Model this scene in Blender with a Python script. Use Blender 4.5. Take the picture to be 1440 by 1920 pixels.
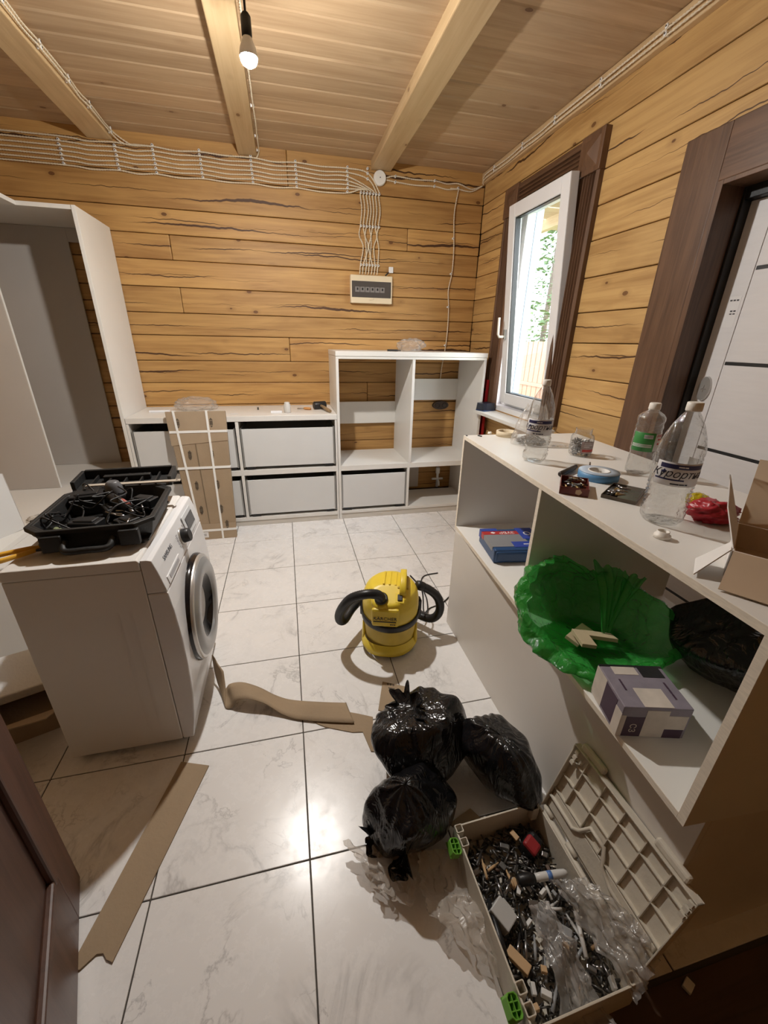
import bpy, bmesh, math, random
from math import pi, sin, cos, radians
from mathutils import Vector, Matrix, noise, Euler

for o in list(bpy.data.objects): bpy.data.objects.remove(o, do_unlink=True)
SC = bpy.context.scene
COL = SC.collection

# ------------------------------------------------------------ camera
def make_camera():
    f_px = 755.37
    yaw, pitch, roll = 0.2355, 0.4015, 0.0205
    ca, sa, cb, sb = cos(yaw), sin(yaw), cos(pitch), sin(pitch)
    fwd = Vector((sa*cb, ca*cb, -sb)); right = Vector((ca, -sa, 0)); up = right.cross(fwd)
    r2 = cos(roll)*right + sin(roll)*up; u2 = -sin(roll)*right + cos(roll)*up
    cam = bpy.data.cameras.new('camera'); co = bpy.data.objects.new('camera', cam); COL.objects.link(co)
    M = Matrix((r2, u2, -fwd)).transposed().to_4x4(); M.translation = Vector((0.4926, -3.0719, 1.5165))
    co.matrix_world = M
    cam.sensor_fit = 'HORIZONTAL'; cam.sensor_width = 36.0; cam.lens = f_px*36.0/1440.0
    cam.clip_start = 0.02; cam.clip_end = 200
    SC.camera = co
make_camera()

# ------------------------------------------------------------ world, exposure
W = bpy.data.worlds.new('world'); SC.world = W; W.use_nodes = True
wn = W.node_tree.nodes; wl = W.node_tree.links
for n in list(wn): wn.remove(n)
wo = wn.new('ShaderNodeOutputWorld'); wb = wn.new('ShaderNodeBackground'); sky = wn.new('ShaderNodeTexSky')
sky.sky_type = 'NISHITA'; sky.sun_disc = False; sky.sun_elevation = radians(42); sky.sun_rotation = radians(150); sky.dust_density = 2.0; sky.air_density = 1.0
mixw = wn.new('ShaderNodeMix'); mixw.data_type = 'RGBA'; mixw.inputs[0].default_value = 0.55
wl.new(sky.outputs[0], mixw.inputs[6]); mixw.inputs[7].default_value = (5.0, 5.2, 5.5, 1)
wl.new(mixw.outputs[2], wb.inputs[0]); wb.inputs[1].default_value = 0.48
wl.new(wb.outputs[0], wo.inputs[0])
LAMP_POWER = 46.0
SC.view_settings.view_transform = 'Standard'; SC.view_settings.look = 'None'
SC.view_settings.gamma = 1.0; SC.view_settings.use_curve_mapping = False
SC.view_settings.exposure = 1.9
try:
    SC.cycles.max_bounces = 10; SC.cycles.diffuse_bounces = 5; SC.cycles.transparent_max_bounces = 24; SC.cycles.sample_clamp_indirect = 6.0
except Exception: pass

# ------------------------------------------------------------ helpers
class MB:
    """collects geometry, builds ONE mesh object"""
    def __init__(s): s.v = []; s.f = []; s.sm = []
    def add(s, vs, fs, smooth=False, M=None):
        b = len(s.v)
        for p in vs:
            p = Vector(p)
            if M is not None: p = M @ p
            s.v.append(tuple(p))
        for q in fs: s.f.append(tuple(i+b for i in q)); s.sm.append(smooth)
        return s
    def box(s, x0, x1, y0, y1, z0, z1, M=None):
        vs = [(x0,y0,z0),(x1,y0,z0),(x1,y1,z0),(x0,y1,z0),(x0,y0,z1),(x1,y0,z1),(x1,y1,z1),(x0,y1,z1)]
        return s.add(vs, [(0,3,2,1),(4,5,6,7),(0,1,5,4),(1,2,6,5),(2,3,7,6),(3,0,4,7)], False, M)
    def prism(s, poly, h0, h1, axis='z', M=None, smooth=False):
        n = len(poly)
        def P(a, b, h): return {'z': (a,b,h), 'y': (a,h,b), 'x': (h,a,b)}[axis]
        vs = [P(a,b,h0) for a,b in poly]+[P(a,b,h1) for a,b in poly]
        s.add(vs, [tuple(range(n-1,-1,-1)), tuple(range(n,2*n))], False, M)
        b = len(s.v)-2*n
        for i in range(n):
            j = (i+1) % n; s.f.append((b+i, b+j, b+n+j, b+n+i)); s.sm.append(smooth)
        return s
    def tube(s, pts, r, n=8, M=None, cap=True, closed=False, smooth=True):
        P = [Vector(p) for p in pts]; m = len(P)
        rs = r if isinstance(r, (list, tuple)) else [r]*m
        up = None; rings = []
        for i in range(m):
            if closed: t = P[(i+1) % m]-P[(i-1) % m]
            else: t = P[min(i+1, m-1)]-P[max(i-1, 0)]
            if t.length < 1e-9: t = Vector((0,0,1))
            t.normalize()
            if up is None:
                up = Vector((0,0,1)) if abs(t.z) < .9 else Vector((1,0,0))
            a = up - t*up.dot(t)
            if a.length < 1e-6: a = t.orthogonal()
            a.normalize(); b = t.cross(a); up = a
            rings.append([P[i]+rs[i]*(cos(2*pi*k/n)*a+sin(2*pi*k/n)*b) for k in range(n)])
        vs = [p for rg in rings for p in rg]; fs = []
        for i in range(m if closed else m-1):
            j = (i+1) % m
            for k in range(n):
                l = (k+1) % n; fs.append((i*n+k, i*n+l, j*n+l, j*n+k))
        s.add(vs, fs, smooth, M)
        if cap and not closed:
            b = len(s.v)-m*n
            s.f.append(tuple(b+k for k in range(n-1,-1,-1))); s.sm.append(False)
            s.f.append(tuple(b+(m-1)*n+k for k in range(n))); s.sm.append(False)
        return s
    def lathe(s, prof, n=24, M=None, smooth=True, capb=True, capt=True, a0=0, a1=2*pi):
        full = abs(a1-a0-2*pi) < 1e-6; m = len(prof); nn = n if full else n+1
        vs = []
        for r, z in prof:
            for k in range(nn):
                a = a0+(a1-a0)*k/n; vs.append((r*cos(a), r*sin(a), z))
        fs = []
        for i in range(m-1):
            for k in range(n):
                l = (k+1) % nn; fs.append((i*nn+k, i*nn+l, (i+1)*nn+l, (i+1)*nn+k))
        s.add(vs, fs, smooth, M); b = len(s.v)-m*nn
        if full and capb and prof[0][0] > 1e-6: s.f.append(tuple(b+k for k in range(nn-1,-1,-1))); s.sm.append(False)
        if full and capt and prof[-1][0] > 1e-6: s.f.append(tuple(b+(m-1)*nn+k for k in range(nn))); s.sm.append(False)
        return s
    def grid(s, fn, nu, nv, closeu=False, smooth=True, M=None):
        vs = [fn(i/(nu if closeu else nu-1), j/(nv-1)) for j in range(nv) for i in range(nu)]; fs = []
        for j in range(nv-1):
            for i in range(nu if closeu else nu-1):
                k = (i+1) % nu; fs.append((j*nu+i, j*nu+k, (j+1)*nu+k, (j+1)*nu+i))
        return s.add(vs, fs, smooth, M)
    def mesh(s, name):
        me = bpy.data.meshes.new(name); me.from_pydata(s.v, [], s.f); me.update()
        me.polygons.foreach_set('use_smooth', s.sm)
        return me
    def build(s, name, m, parent=None, loc=None, bevel=0, seg=2, solid=0, solid_off=-1, sub=0, autosmooth=False):
        ob = bpy.data.objects.new(name, s.mesh(name)); COL.objects.link(ob)
        if m is not None: ob.data.materials.append(m)
        if parent is not None: ob.parent = parent
        if loc is not None: ob.location = loc
        if solid:
            md = ob.modifiers.new('solid', 'SOLIDIFY'); md.thickness = solid; md.offset = solid_off
        if sub:
            md = ob.modifiers.new('sub', 'SUBSURF'); md.levels = sub; md.render_levels = sub
        if bevel:
            md = ob.modifiers.new('bevel', 'BEVEL'); md.width = bevel; md.segments = seg; md.limit_method = 'ANGLE'; md.angle_limit = radians(35)
            md.harden_normals = False
        return ob

def tag(o, label=None, cat=None, group=None, kind=None):
    if label: o['label'] = label
    if cat: o['category'] = cat
    if group: o['group'] = group
    if kind: o['kind'] = kind
    return o
def thing(name, label, cat, loc=(0,0,0), rot=(0,0,0), group=None):
    o = bpy.data.objects.new(name, None); COL.objects.link(o); o.empty_display_size = .05
    o.location = loc; o.rotation_euler = rot
    return tag(o, label, cat, group)
def kids(o): return [c for c in bpy.data.objects if c.parent == o]
def dup(o, loc=None, rot=None, label=None, parent=None, scale=None):
    c = o.copy(); COL.objects.link(c)
    if parent is not None: c.parent = parent
    if loc is not None: c.location = loc
    if rot is not None: c.rotation_euler = rot
    if scale is not None: c.scale = scale
    if label: c['label'] = label
    for ch in kids(o):
        if ch is not c: dup(ch, parent=c)
    return c
def struct(o): o['kind'] = 'structure'; return o
def T(x, y, z, rz=0, rx=0, ry=0, s=1):
    return Matrix.Translation((x,y,z)) @ Euler((rx,ry,rz)).to_matrix().to_4x4() @ Matrix.Scale(s, 4)
def curve_pts(ctrl, n=8, closed=False):
    """Catmull-Rom through control points"""
    P = [Vector(p) for p in ctrl]; out = []; m = len(P)
    for i in range(m if closed else m-1):
        if closed: p0, p1, p2, p3 = P[(i-1) % m], P[i], P[(i+1) % m], P[(i+2) % m]
        else: p0, p1, p2, p3 = P[max(i-1,0)], P[i], P[i+1], P[min(i+2,m-1)]
        for k in range(n):
            t = k/n
            out.append(.5*((2*p1)+(-p0+p2)*t+(2*p0-5*p1+4*p2-p3)*t*t+(-p0+3*p1-3*p2+p3)*t**3))
    if not closed: out.append(P[-1])
    return out
def text_mesh(body, size, M=None, extrude=0.0003, align='CENTER', shear=0.0, wrap=None, spacing=1.0):
    """flat lettering as a mesh; wrap=(radius) bends it round a vertical axis"""
    cu = bpy.data.curves.new('lettering', 'FONT'); cu.body = body; cu.size = size; cu.align_x = align; cu.align_y = 'CENTER'
    cu.extrude = extrude; cu.shear = shear; cu.resolution_u = 3; cu.space_character = spacing
    ob = bpy.data.objects.new('lettering', cu); COL.objects.link(ob)
    dg = bpy.context.evaluated_depsgraph_get(); me = bpy.data.meshes.new_from_object(ob.evaluated_get(dg))
    bpy.data.objects.remove(ob, do_unlink=True)
    mb = MB(); vs = [Vector(v.co) for v in me.vertices]
    if wrap:
        R = wrap; vs = [Vector(((R+v.z)*sin(v.x/R), -(R+v.z)*cos(v.x/R), v.y)) for v in vs]
    mb.add(vs, [tuple(p.vertices) for p in me.polygons], False, M)
    bpy.data.meshes.remove(me)
    return mb

def dashes(lengths, h, M=None, wrap=None, gap=.35, th=.0003):
    """print too small to read: a row of short bars"""
    tot = sum(lengths)+gap*h*(len(lengths)-1); x = -tot/2; mb = MB()
    for l in lengths:
        vs = [(x,-h/2,0),(x+l,-h/2,0),(x+l,h/2,0),(x,h/2,0),(x,-h/2,th),(x+l,-h/2,th),(x+l,h/2,th),(x,h/2,th)]
        if wrap: vs = [((wrap+v[2])*sin(v[0]/wrap), -(wrap+v[2])*cos(v[0]/wrap), v[1]) for v in vs]
        mb.add(vs, [(0,3,2,1),(4,5,6,7),(0,1,5,4),(1,2,6,5),(2,3,7,6),(3,0,4,7)], False, M); x += l+gap*h
    return mb
# ------------------------------------------------------------ materials
MATS = {}
def _new(name):
    m = bpy.data.materials.new(name); m.use_nodes = True; nt = m.node_tree
    for n in list(nt.nodes): nt.nodes.remove(n)
    out = nt.nodes.new('ShaderNodeOutputMaterial'); return m, nt, out
def N(nt, t, **kw):
    n = nt.nodes.new(t)
    for k, v in kw.items():
        if k.startswith('i_'): n.inputs[k[2:].replace('_',' ')].default_value = v
        elif k.startswith('n_'): n.inputs[int(k[2:])].default_value = v
        else: setattr(n, k, v)
    return n
def ramp(nt, stops, interp='LINEAR'):
    r = nt.nodes.new('ShaderNodeValToRGB'); r.color_ramp.interpolation = interp
    while len(r.color_ramp.elements) < len(stops): r.color_ramp.elements.new(.5)
    for e, (p, c) in zip(r.color_ramp.elements, stops):
        e.position = p; e.color = (c, c, c, 1) if isinstance(c, (int, float)) else (*c, 1)
    return r
def plain(name, col, rough=.5, metal=0, spec=.5, var=0.0, vscale=6, bump=0, bscale=60, coat=0, emit=None, estr=0, trans=0, stretch=None, subs=0):
    """principled material with noise tone variation and fine relief"""
    if name in MATS: return MATS[name]
    m, nt, out = _new(name); b = N(nt, 'ShaderNodeBsdfPrincipled'); nt.links.new(b.outputs[0], out.inputs[0])
    b.inputs['Roughness'].default_value = rough; b.inputs['Metallic'].default_value = metal; b.inputs['Specular IOR Level'].default_value = spec
    b.inputs['Base Color'].default_value = (*col, 1); b.inputs['Coat Weight'].default_value = coat
    tc = N(nt, 'ShaderNodeTexCoord'); vec = tc.outputs['Object']
    if stretch:
        mp = N(nt, 'ShaderNodeMapping'); mp.inputs['Scale'].default_value = stretch; nt.links.new(vec, mp.inputs[0]); vec = mp.outputs[0]
    no = N(nt, 'ShaderNodeTexNoise', i_Scale=vscale, i_Detail=5.0); nt.links.new(vec, no.inputs['Vector'])
    v = max(var, .02)
    r = ramp(nt, [(.3, tuple(max(0,c*(1-v)) for c in col)), (.7, tuple(min(1,c*(1+v*.6)) for c in col))]); nt.links.new(no.outputs['Fac'], r.inputs[0]); nt.links.new(r.outputs[0], b.inputs['Base Color'])
    if bump:
        n2 = N(nt, 'ShaderNodeTexNoise', i_Scale=bscale, i_Detail=4.0); nt.links.new(vec, n2.inputs['Vector'])
        bp = N(nt, 'ShaderNodeBump', i_Strength=bump, i_Distance=.01); nt.links.new(n2.outputs['Fac'], bp.inputs['Height']); nt.links.new(bp.outputs[0], b.inputs['Normal'])
    if emit: b.inputs['Emission Color'].default_value = (*emit, 1); b.inputs['Emission Strength'].default_value = estr
    if trans: b.inputs['Transmission Weight'].default_value = trans
    if subs: b.inputs['Subsurface Weight'].default_value = subs
    MATS[name] = m; return m
def wood(name, light, dark, axis='x', knots=True, cracks=.5, rough=.55, gs=1.0, spread=.5, kdens=.62, relief=.25):
    """pine: grain along the axis, knots, drying cracks, tone of its own for each board"""
    m, nt, out = _new(name); L = nt.links.new
    b = N(nt, 'ShaderNodeBsdfPrincipled'); L(b.outputs[0], out.inputs[0]); b.inputs['Roughness'].default_value = rough
    tc = N(nt, 'ShaderNodeTexCoord'); oi = N(nt, 'ShaderNodeObjectInfo')
    mul = N(nt, 'ShaderNodeVectorMath', operation='SCALE'); cmb = N(nt, 'ShaderNodeCombineXYZ')
    for i in range(3): L(oi.outputs['Random'], cmb.inputs[i])
    L(cmb.outputs[0], mul.inputs[0]); mul.inputs['Scale'].default_value = 37.0
    add = N(nt, 'ShaderNodeVectorMath', operation='ADD'); L(tc.outputs['Object'], add.inputs[0]); L(mul.outputs[0], add.inputs[1])
    def stretch(al, ac):
        mp = N(nt, 'ShaderNodeMapping'); mp.inputs['Scale'].default_value = {'x': (al,ac,ac), 'y': (ac,al,ac), 'z': (ac,ac,al)}[axis]; L(add.outputs[0], mp.inputs[0]); return mp.outputs[0]
    # knots
    kv = N(nt, 'ShaderNodeTexVoronoi', i_Scale=1.0, i_Randomness=1.0); L(stretch(4.6*gs, 8.0*gs), kv.inputs['Vector'])
    sel = N(nt, 'ShaderNodeSeparateColor'); L(kv.outputs['Color'], sel.inputs[0])
    gate = N(nt, 'ShaderNodeMath', operation='GREATER_THAN'); L(sel.outputs[0], gate.inputs[0]); gate.inputs[1].default_value = kdens
    kr = ramp(nt, [(0, 1), (.05, .85), (.078, 1), (.095, .24), (.24, 0)]); L(kv.outputs['Distance'], kr.inputs[0])
    kf = N(nt, 'ShaderNodeMath', operation='MULTIPLY'); L(kr.outputs[0], kf.inputs[0]); L(gate.outputs[0], kf.inputs[1])
    # grain, bent round the knots
    g1 = N(nt, 'ShaderNodeTexNoise', i_Scale=1.0, i_Detail=7.0, i_Roughness=.65, i_Distortion=.9); L(stretch(1.1*gs, 26*gs), g1.inputs['Vector'])
    g2 = N(nt, 'ShaderNodeTexNoise', i_Scale=1.0, i_Detail=3.0, i_Distortion=1.6); L(stretch(.9*gs, 6*gs), g2.inputs['Vector'])
    gm = N(nt, 'ShaderNodeMath', operation='MULTIPLY_ADD'); L(g1.outputs['Fac'], gm.inputs[0]); gm.inputs[1].default_value = .55
    gh = N(nt, 'ShaderNodeMath', operation='MULTIPLY'); L(g2.outputs['Fac'], gh.inputs[0]); gh.inputs[1].default_value = .5; L(gh.outputs[0], gm.inputs[2])
    cr = ramp(nt, [(.5-spread*.28, dark), (.5+spread*.24, light)]); L(gm.outputs[0], cr.inputs[0])
    # board tone
    hs = N(nt, 'ShaderNodeHueSaturation'); L(cr.outputs[0], hs.inputs['Color'])
    mr = N(nt, 'ShaderNodeMapRange'); L(oi.outputs['Random'], mr.inputs[0]); mr.inputs[3].default_value = .86; mr.inputs[4].default_value = 1.1; L(mr.outputs[0], hs.inputs['Value'])
    col = hs.outputs[0]; h = gm.outputs[0]
    if knots:
        mk = N(nt, 'ShaderNodeMix', data_type='RGBA'); L(kf.outputs[0], mk.inputs[0]); L(col, mk.inputs[6]); mk.inputs[7].default_value = (dark[0]*.38, dark[1]*.28, dark[2]*.22, 1); col = mk.outputs[2]
    if cracks:
        # one long wandering drying crack along each board
        def M_(op, x, y=None, z=None):
            n = N(nt, 'ShaderNodeMath', operation=op)
            for i, v in enumerate((x, y, z)):
                if v is None: continue
                if isinstance(v, (int, float)): n.inputs[i].default_value = v
                else: L(v, n.inputs[i])
            return n.outputs[0]
        so = N(nt, 'ShaderNodeSeparateXYZ'); L(tc.outputs['Object'], so.inputs[0]); sg = N(nt, 'ShaderNodeSeparateXYZ'); L(tc.outputs['Generated'], sg.inputs[0])
        al = so.outputs[{'x': 0, 'y': 1, 'z': 2}[axis]]; R0 = oi.outputs['Random']
        def n1(f, o): 
            q = N(nt, 'ShaderNodeTexNoise', noise_dimensions='1D', i_Scale=1.0, i_Detail=2.0); L(M_('ADD', M_('MULTIPLY', al, f), M_('MULTIPLY', R0, o)), q.inputs['W']); return q.outputs['Fac']
        def crack(o, wide):
            c = M_('ADD', M_('MULTIPLY', M_('FRACT', M_('MULTIPLY', R0, 7.13+o)), .5), .25)
            c = M_('ADD', c, M_('MULTIPLY', M_('SUBTRACT', n1(.9, 50+o), .5), .45)); c = M_('ADD', c, M_('MULTIPLY', M_('SUBTRACT', n1(11.0, 20+o), .5), .09))
            d = M_('ABSOLUTE', M_('SUBTRACT', sg.outputs[2], c)); w = M_('MULTIPLY', M_('MAXIMUM', M_('SUBTRACT', n1(.8, 90+o*3), 1-cracks-.04), 0), wide)
            n = N(nt, 'ShaderNodeMath', operation='MULTIPLY', use_clamp=True); L(M_('SUBTRACT', w, d), n.inputs[0]); n.inputs[1].default_value = 110.0; return n.outputs[0]
        cf = N(nt, 'ShaderNodeMath', operation='MAXIMUM'); L(crack(0, .17), cf.inputs[0]); L(crack(31, .10), cf.inputs[1])
        mc = N(nt, 'ShaderNodeMix', data_type='RGBA'); L(cf.outputs[0], mc.inputs[0]); L(col, mc.inputs[6]); mc.inputs[7].default_value = (dark[0]*.22, dark[1]*.17, dark[2]*.14, 1); col = mc.outputs[2]
        hb = N(nt, 'ShaderNodeMath', operation='SUBTRACT'); L(h, hb.inputs[0]); L(cf.outputs[0], hb.inputs[1]); h = hb.outputs[0]
    L(col, b.inputs['Base Color'])
    bp = N(nt, 'ShaderNodeBump', i_Strength=relief, i_Distance=.004); L(h, bp.inputs['Height']); L(bp.outputs[0], b.inputs['Normal'])
    MATS[name] = m; return m
def sheen(nt, gain, normal=None, base=.05, pw=4.0):
    """reflectance of a thin sheet, the same from both sides"""
    lw = N(nt, 'ShaderNodeLayerWeight', i_Blend=.5)
    if normal is not None: nt.links.new(normal, lw.inputs['Normal'])
    p = N(nt, 'ShaderNodeMath', operation='POWER'); nt.links.new(lw.outputs['Facing'], p.inputs[0]); p.inputs[1].default_value = pw
    m = N(nt, 'ShaderNodeMath', operation='MULTIPLY_ADD'); nt.links.new(p.outputs[0], m.inputs[0]); m.inputs[1].default_value = gain; m.inputs[2].default_value = base; m.use_clamp = True
    return m
def pieces(name, m, parent, boxes, bevel=.0015, off=(0,0,0)):
    """every box an object of its own"""
    return [MB().box(b[0]-off[0], b[1]-off[0], b[2]-off[1], b[3]-off[1], b[4]-off[2], b[5]-off[2]).build(name, m, parent, bevel=bevel) for b in boxes]
def film(name, col, clear=.6, rough=.15, gloss=.9, bump=.6, bscale=30, base=.05):
    """thin plastic sheet or wall: part see-through, part milky, glossy at grazing angles"""
    m, nt, out = _new(name); L = nt.links.new
    tr = N(nt, 'ShaderNodeBsdfTransparent'); tr.inputs[0].default_value = (*[c**.35 for c in col], 1)
    df = N(nt, 'ShaderNodeBsdfDiffuse'); df.inputs[0].default_value = (*col, 1)
    tl = N(nt, 'ShaderNodeBsdfTranslucent'); tl.inputs[0].default_value = (*col, 1)
    gl = N(nt, 'ShaderNodeBsdfGlossy'); gl.inputs[1].default_value = rough
    tc = N(nt, 'ShaderNodeTexCoord'); no = N(nt, 'ShaderNodeTexNoise', i_Scale=bscale, i_Detail=4.0, i_Distortion=.7); L(tc.outputs['Object'], no.inputs['Vector'])
    bp = N(nt, 'ShaderNodeBump', i_Strength=bump, i_Distance=.012); L(no.outputs['Fac'], bp.inputs['Height'])
    for s in (df, tl, gl): L(bp.outputs[0], s.inputs['Normal'])
    m1 = N(nt, 'ShaderNodeMixShader'); m1.inputs[0].default_value = .5; L(df.outputs[0], m1.inputs[1]); L(tl.outputs[0], m1.inputs[2])
    m2 = N(nt, 'ShaderNodeMixShader'); m2.inputs[0].default_value = clear; L(m1.outputs[0], m2.inputs[1]); L(tr.outputs[0], m2.inputs[2])
    fm = sheen(nt, gloss, bp.outputs[0], base)
    m3 = N(nt, 'ShaderNodeMixShader'); L(fm.outputs[0], m3.inputs[0]); L(m2.outputs[0], m3.inputs[1]); L(gl.outputs[0], m3.inputs[2])
    L(m3.outputs[0], out.inputs[0]); MATS[name] = m; return m
def marble(name):
    """white glazed porcelain tile with thin grey veins, different on every tile"""
    m, nt, out = _new(name); L = nt.links.new
    b = N(nt, 'ShaderNodeBsdfPrincipled'); L(b.outputs[0], out.inputs[0]); b.inputs['Roughness'].default_value = .22; b.inputs['Specular IOR Level'].default_value = .5
    tc = N(nt, 'ShaderNodeTexCoord'); oi = N(nt, 'ShaderNodeObjectInfo'); cmb = N(nt, 'ShaderNodeCombineXYZ')
    for i in range(3): L(oi.outputs['Random'], cmb.inputs[i])
    mul = N(nt, 'ShaderNodeVectorMath', operation='SCALE'); L(cmb.outputs[0], mul.inputs[0]); mul.inputs['Scale'].default_value = 53.0
    add = N(nt, 'ShaderNodeVectorMath', operation='ADD'); L(tc.outputs['Object'], add.inputs[0]); L(mul.outputs[0], add.inputs[1])
    def vein(sc, w, dist):
        n = N(nt, 'ShaderNodeTexNoise', i_Scale=sc, i_Detail=6.0, i_Roughness=.6, i_Distortion=dist); L(add.outputs[0], n.inputs['Vector'])
        d = N(nt, 'ShaderNodeMath', operation='SUBTRACT'); L(n.outputs['Fac'], d.inputs[0]); d.inputs[1].default_value = .5
        a = N(nt, 'ShaderNodeMath', operation='ABSOLUTE'); L(d.outputs[0], a.inputs[0])
        r = ramp(nt, [(0, 1), (w*.35, .45), (w, 0)]); L(a.outputs[0], r.inputs[0])
        g = N(nt, 'ShaderNodeTexNoise', i_Scale=sc*1.4, i_Detail=2.0); L(add.outputs[0], g.inputs['Vector'])
        gr = ramp(nt, [(.5, 0), (.66, 1)]); L(g.outputs['Fac'], gr.inputs[0])
        k = N(nt, 'ShaderNodeMath', operation='MULTIPLY'); L(r.outputs[0], k.inputs[0]); L(gr.outputs[0], k.inputs[1]); return k.outputs[0]
    v1 = vein(2.2, .03, .8); v2 = vein(5.0, .02, .5)
    mx = N(nt, 'ShaderNodeMath', operation='MAXIMUM'); L(v1, mx.inputs[0]); L(v2, mx.inputs[1])
    sc = N(nt, 'ShaderNodeMath', operation='MULTIPLY'); L(mx.outputs[0], sc.inputs[0]); sc.inputs[1].default_value = .5
    mk = N(nt, 'ShaderNodeMix', data_type='RGBA'); L(sc.outputs[0], mk.inputs[0]); mk.inputs[6].default_value = (.80,.785,.775,1); mk.inputs[7].default_value = (.30,.29,.29,1)
    # dust and scuffs
    sn = N(nt, 'ShaderNodeTexNoise', i_Scale=9.0, i_Detail=8.0, i_Roughness=.7); L(tc.outputs['Object'], sn.inputs['Vector'])
    sr = ramp(nt, [(.36, .78), (.5, 1)]); L(sn.outputs['Fac'], sr.inputs[0])
    mm = N(nt, 'ShaderNodeMix', data_type='RGBA', blend_type='MULTIPLY'); mm.inputs[0].default_value = .35; L(mk.outputs[2], mm.inputs[6]); L(sr.outputs[0], mm.inputs[7])
    L(mm.outputs[2], b.inputs['Base Color'])
    rr = ramp(nt, [(.35, .34), (.65, .2)]); L(sn.outputs['Fac'], rr.inputs[0]); L(rr.outputs[0], b.inputs['Roughness'])
    MATS[name] = m; return m

LOG = wood('pine_log', (.55,.315,.105), (.32,.155,.044), 'x', cracks=.535, kdens=.50, spread=.55)
LOGY = wood('pine_log_side', (.57,.355,.135), (.36,.195,.062), 'y', cracks=.50, kdens=.52, spread=.5)
CEILW = wood('ceiling_pine', (.54,.385,.235), (.40,.265,.15), 'x', cracks=.0, kdens=.72, relief=.15)
BEAMW = wood('beam_pine', (.60,.44,.25), (.47,.32,.165), 'y', cracks=.25, kdens=.72)
BROWN = wood('brown_grained_film_upright', (.15,.078,.042), (.075,.036,.019), 'z', knots=False, cracks=0, rough=.42, gs=2.2, spread=.5)
BROWNY = wood('brown_grained_film_level', (.15,.078,.042), (.075,.036,.019), 'y', knots=False, cracks=0, rough=.42, gs=2.2, spread=.5)
DOORBR = wood('brown_door_veneer', (.10,.046,.029), (.06,.026,.016), 'z', knots=False, cracks=0, rough=.45, gs=1.6)
WHITE = plain('white_laminate', (.74,.72,.68), .38, var=.025, vscale=3)
WHITE2 = plain('white_laminate_front', (.66,.66,.65), .42, var=.03, vscale=4)
GREYLAM = plain('grey_backing_board', (.50,.47,.44), .6, var=.03, vscale=3)
EDGE = plain('raw_board_edge', (.80,.72,.60), .6, var=.12, vscale=40, stretch=(1,1,6))
PVC = plain('white_pvc', (.78,.78,.79), .3)
GREYMET = plain('grey_drawer_metal', (.34,.34,.33), .4, metal=.6)
DARKIN = plain('drawer_hollow_shade', (.05,.048,.04), .8)  # near-black: shade of the drawer gaps put into the back panel's colour
BLACK = plain('black_plastic', (.012,.012,.013), .42, bump=.08, bscale=140)
BLACKG = plain('black_gloss', (.01,.01,.012), .12)
WIREM = plain('cream_cotton_cable', (.76,.66,.50), .7, bump=.3, bscale=400)
CERAM = plain('white_ceramic', (.82,.80,.77), .22)
CARD = plain('brown_cardboard', (.335,.245,.155), .85, var=.10, vscale=5, bump=.15, bscale=80, stretch=(1,1,1))
CARDIN = plain('pale_cardboard', (.56,.43,.30), .85, var=.08, vscale=6)
CARDPRINT = plain('dark_print_on_cardboard', (.10,.075,.05), .85)
STEEL = plain('worn_steel', (.42,.42,.43), .3, metal=1, var=.2)
# ============================================================ THE SETTING
ZC = 2.83; YB = .88; XR = 2.27; XL = -1.62; YT = -2.77; YF = -4.3
# ---- floor
fl = struct(MB().box(XL-.1, XR+.3, YT, YB+.05, -.06, -.004).build('floor', plain('dark_grout', (.07,.06,.05), .8)))
TILE = marble('marble_tile'); S0 = .46; G = .0022
tb = MB().box(-S0/2+G, S0/2-G, -S0/2+G, S0/2-G, -.012, 0); tme = None
def add_tile(x0, x1, y0, y1):
    global tme
    full = abs(x1-x0-S0) < 1e-4 and abs(y1-y0-S0) < 1e-4
    if full:
        if tme is None:
            o = tb.build('tile', TILE, fl, bevel=.0012, seg=1); tme = o
        else:
            o = tme.copy(); COL.objects.link(o)
        o.location = ((x0+x1)/2, (y0+y1)/2, 0)
    else:
        MB().box(x0+G, x1-G, y0+G, y1-G, -.012, 0).build('tile', TILE, fl)
for i in range(-4, 5):
    for j in range(-2, 7):
        x0, x1 = max(i*S0, XL), min((i+1)*S0, XR); y0, y1 = max(-(j+1)*S0, YT), min(-j*S0, YB)
        if x1-x0 > .02 and y1-y0 > .02: add_tile(x0, x1, y0, y1)
LAMI = wood('dark_brown_floorboard', (.10,.05,.028), (.055,.026,.014), 'x', knots=False, cracks=0, rough=.5, gs=1.3)
fh = struct(MB().box(XL-.1, XR+.3, YF, YT, -.06, -.008).build('floor_hall', plain('hall_underlay', (.03,.02,.012), .8)))
y = YT; k = 0
while y > YF+.01:
    y2 = max(y-.19, YF); MB().box(XL, XR, y2+.001, y-.001, -.02, 0).build('floorboard', LAMI, fh); y = y2
# ---- back wall: planed logs
SEAMS = [0, .042, .225, .41, .595, .78, .962, 1.15, 1.33, 1.527, 1.695, 1.88, 2.067, 2.236, 2.402, 2.61, 2.85]
wbk = struct(MB().box(XL-.2, XR+.25, YB+.03, YB+.14, -.05, 2.95).build('wall_back', plain('dark_joint', (.06,.035,.015), .9)))
random.seed(4)
SPL = {8: [.55], 10: [-.28], 12: [-.3], 13: [1.60], 6: [1.25], 15: [.62]}
for i in range(1, len(SEAMS)-1):
    xs = [XL]+SPL.get(i, [])+[XR]
    for a, b in zip(xs[:-1], xs[1:]):
        dy = random.uniform(-.004, .004); d = .004
        MB().box(a+.0012, b-.0012, YB+dy, YB+.05, SEAMS[i]+.002, SEAMS[i+1]-.002).build('log', LOG, wbk, bevel=.006, seg=2)
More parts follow.
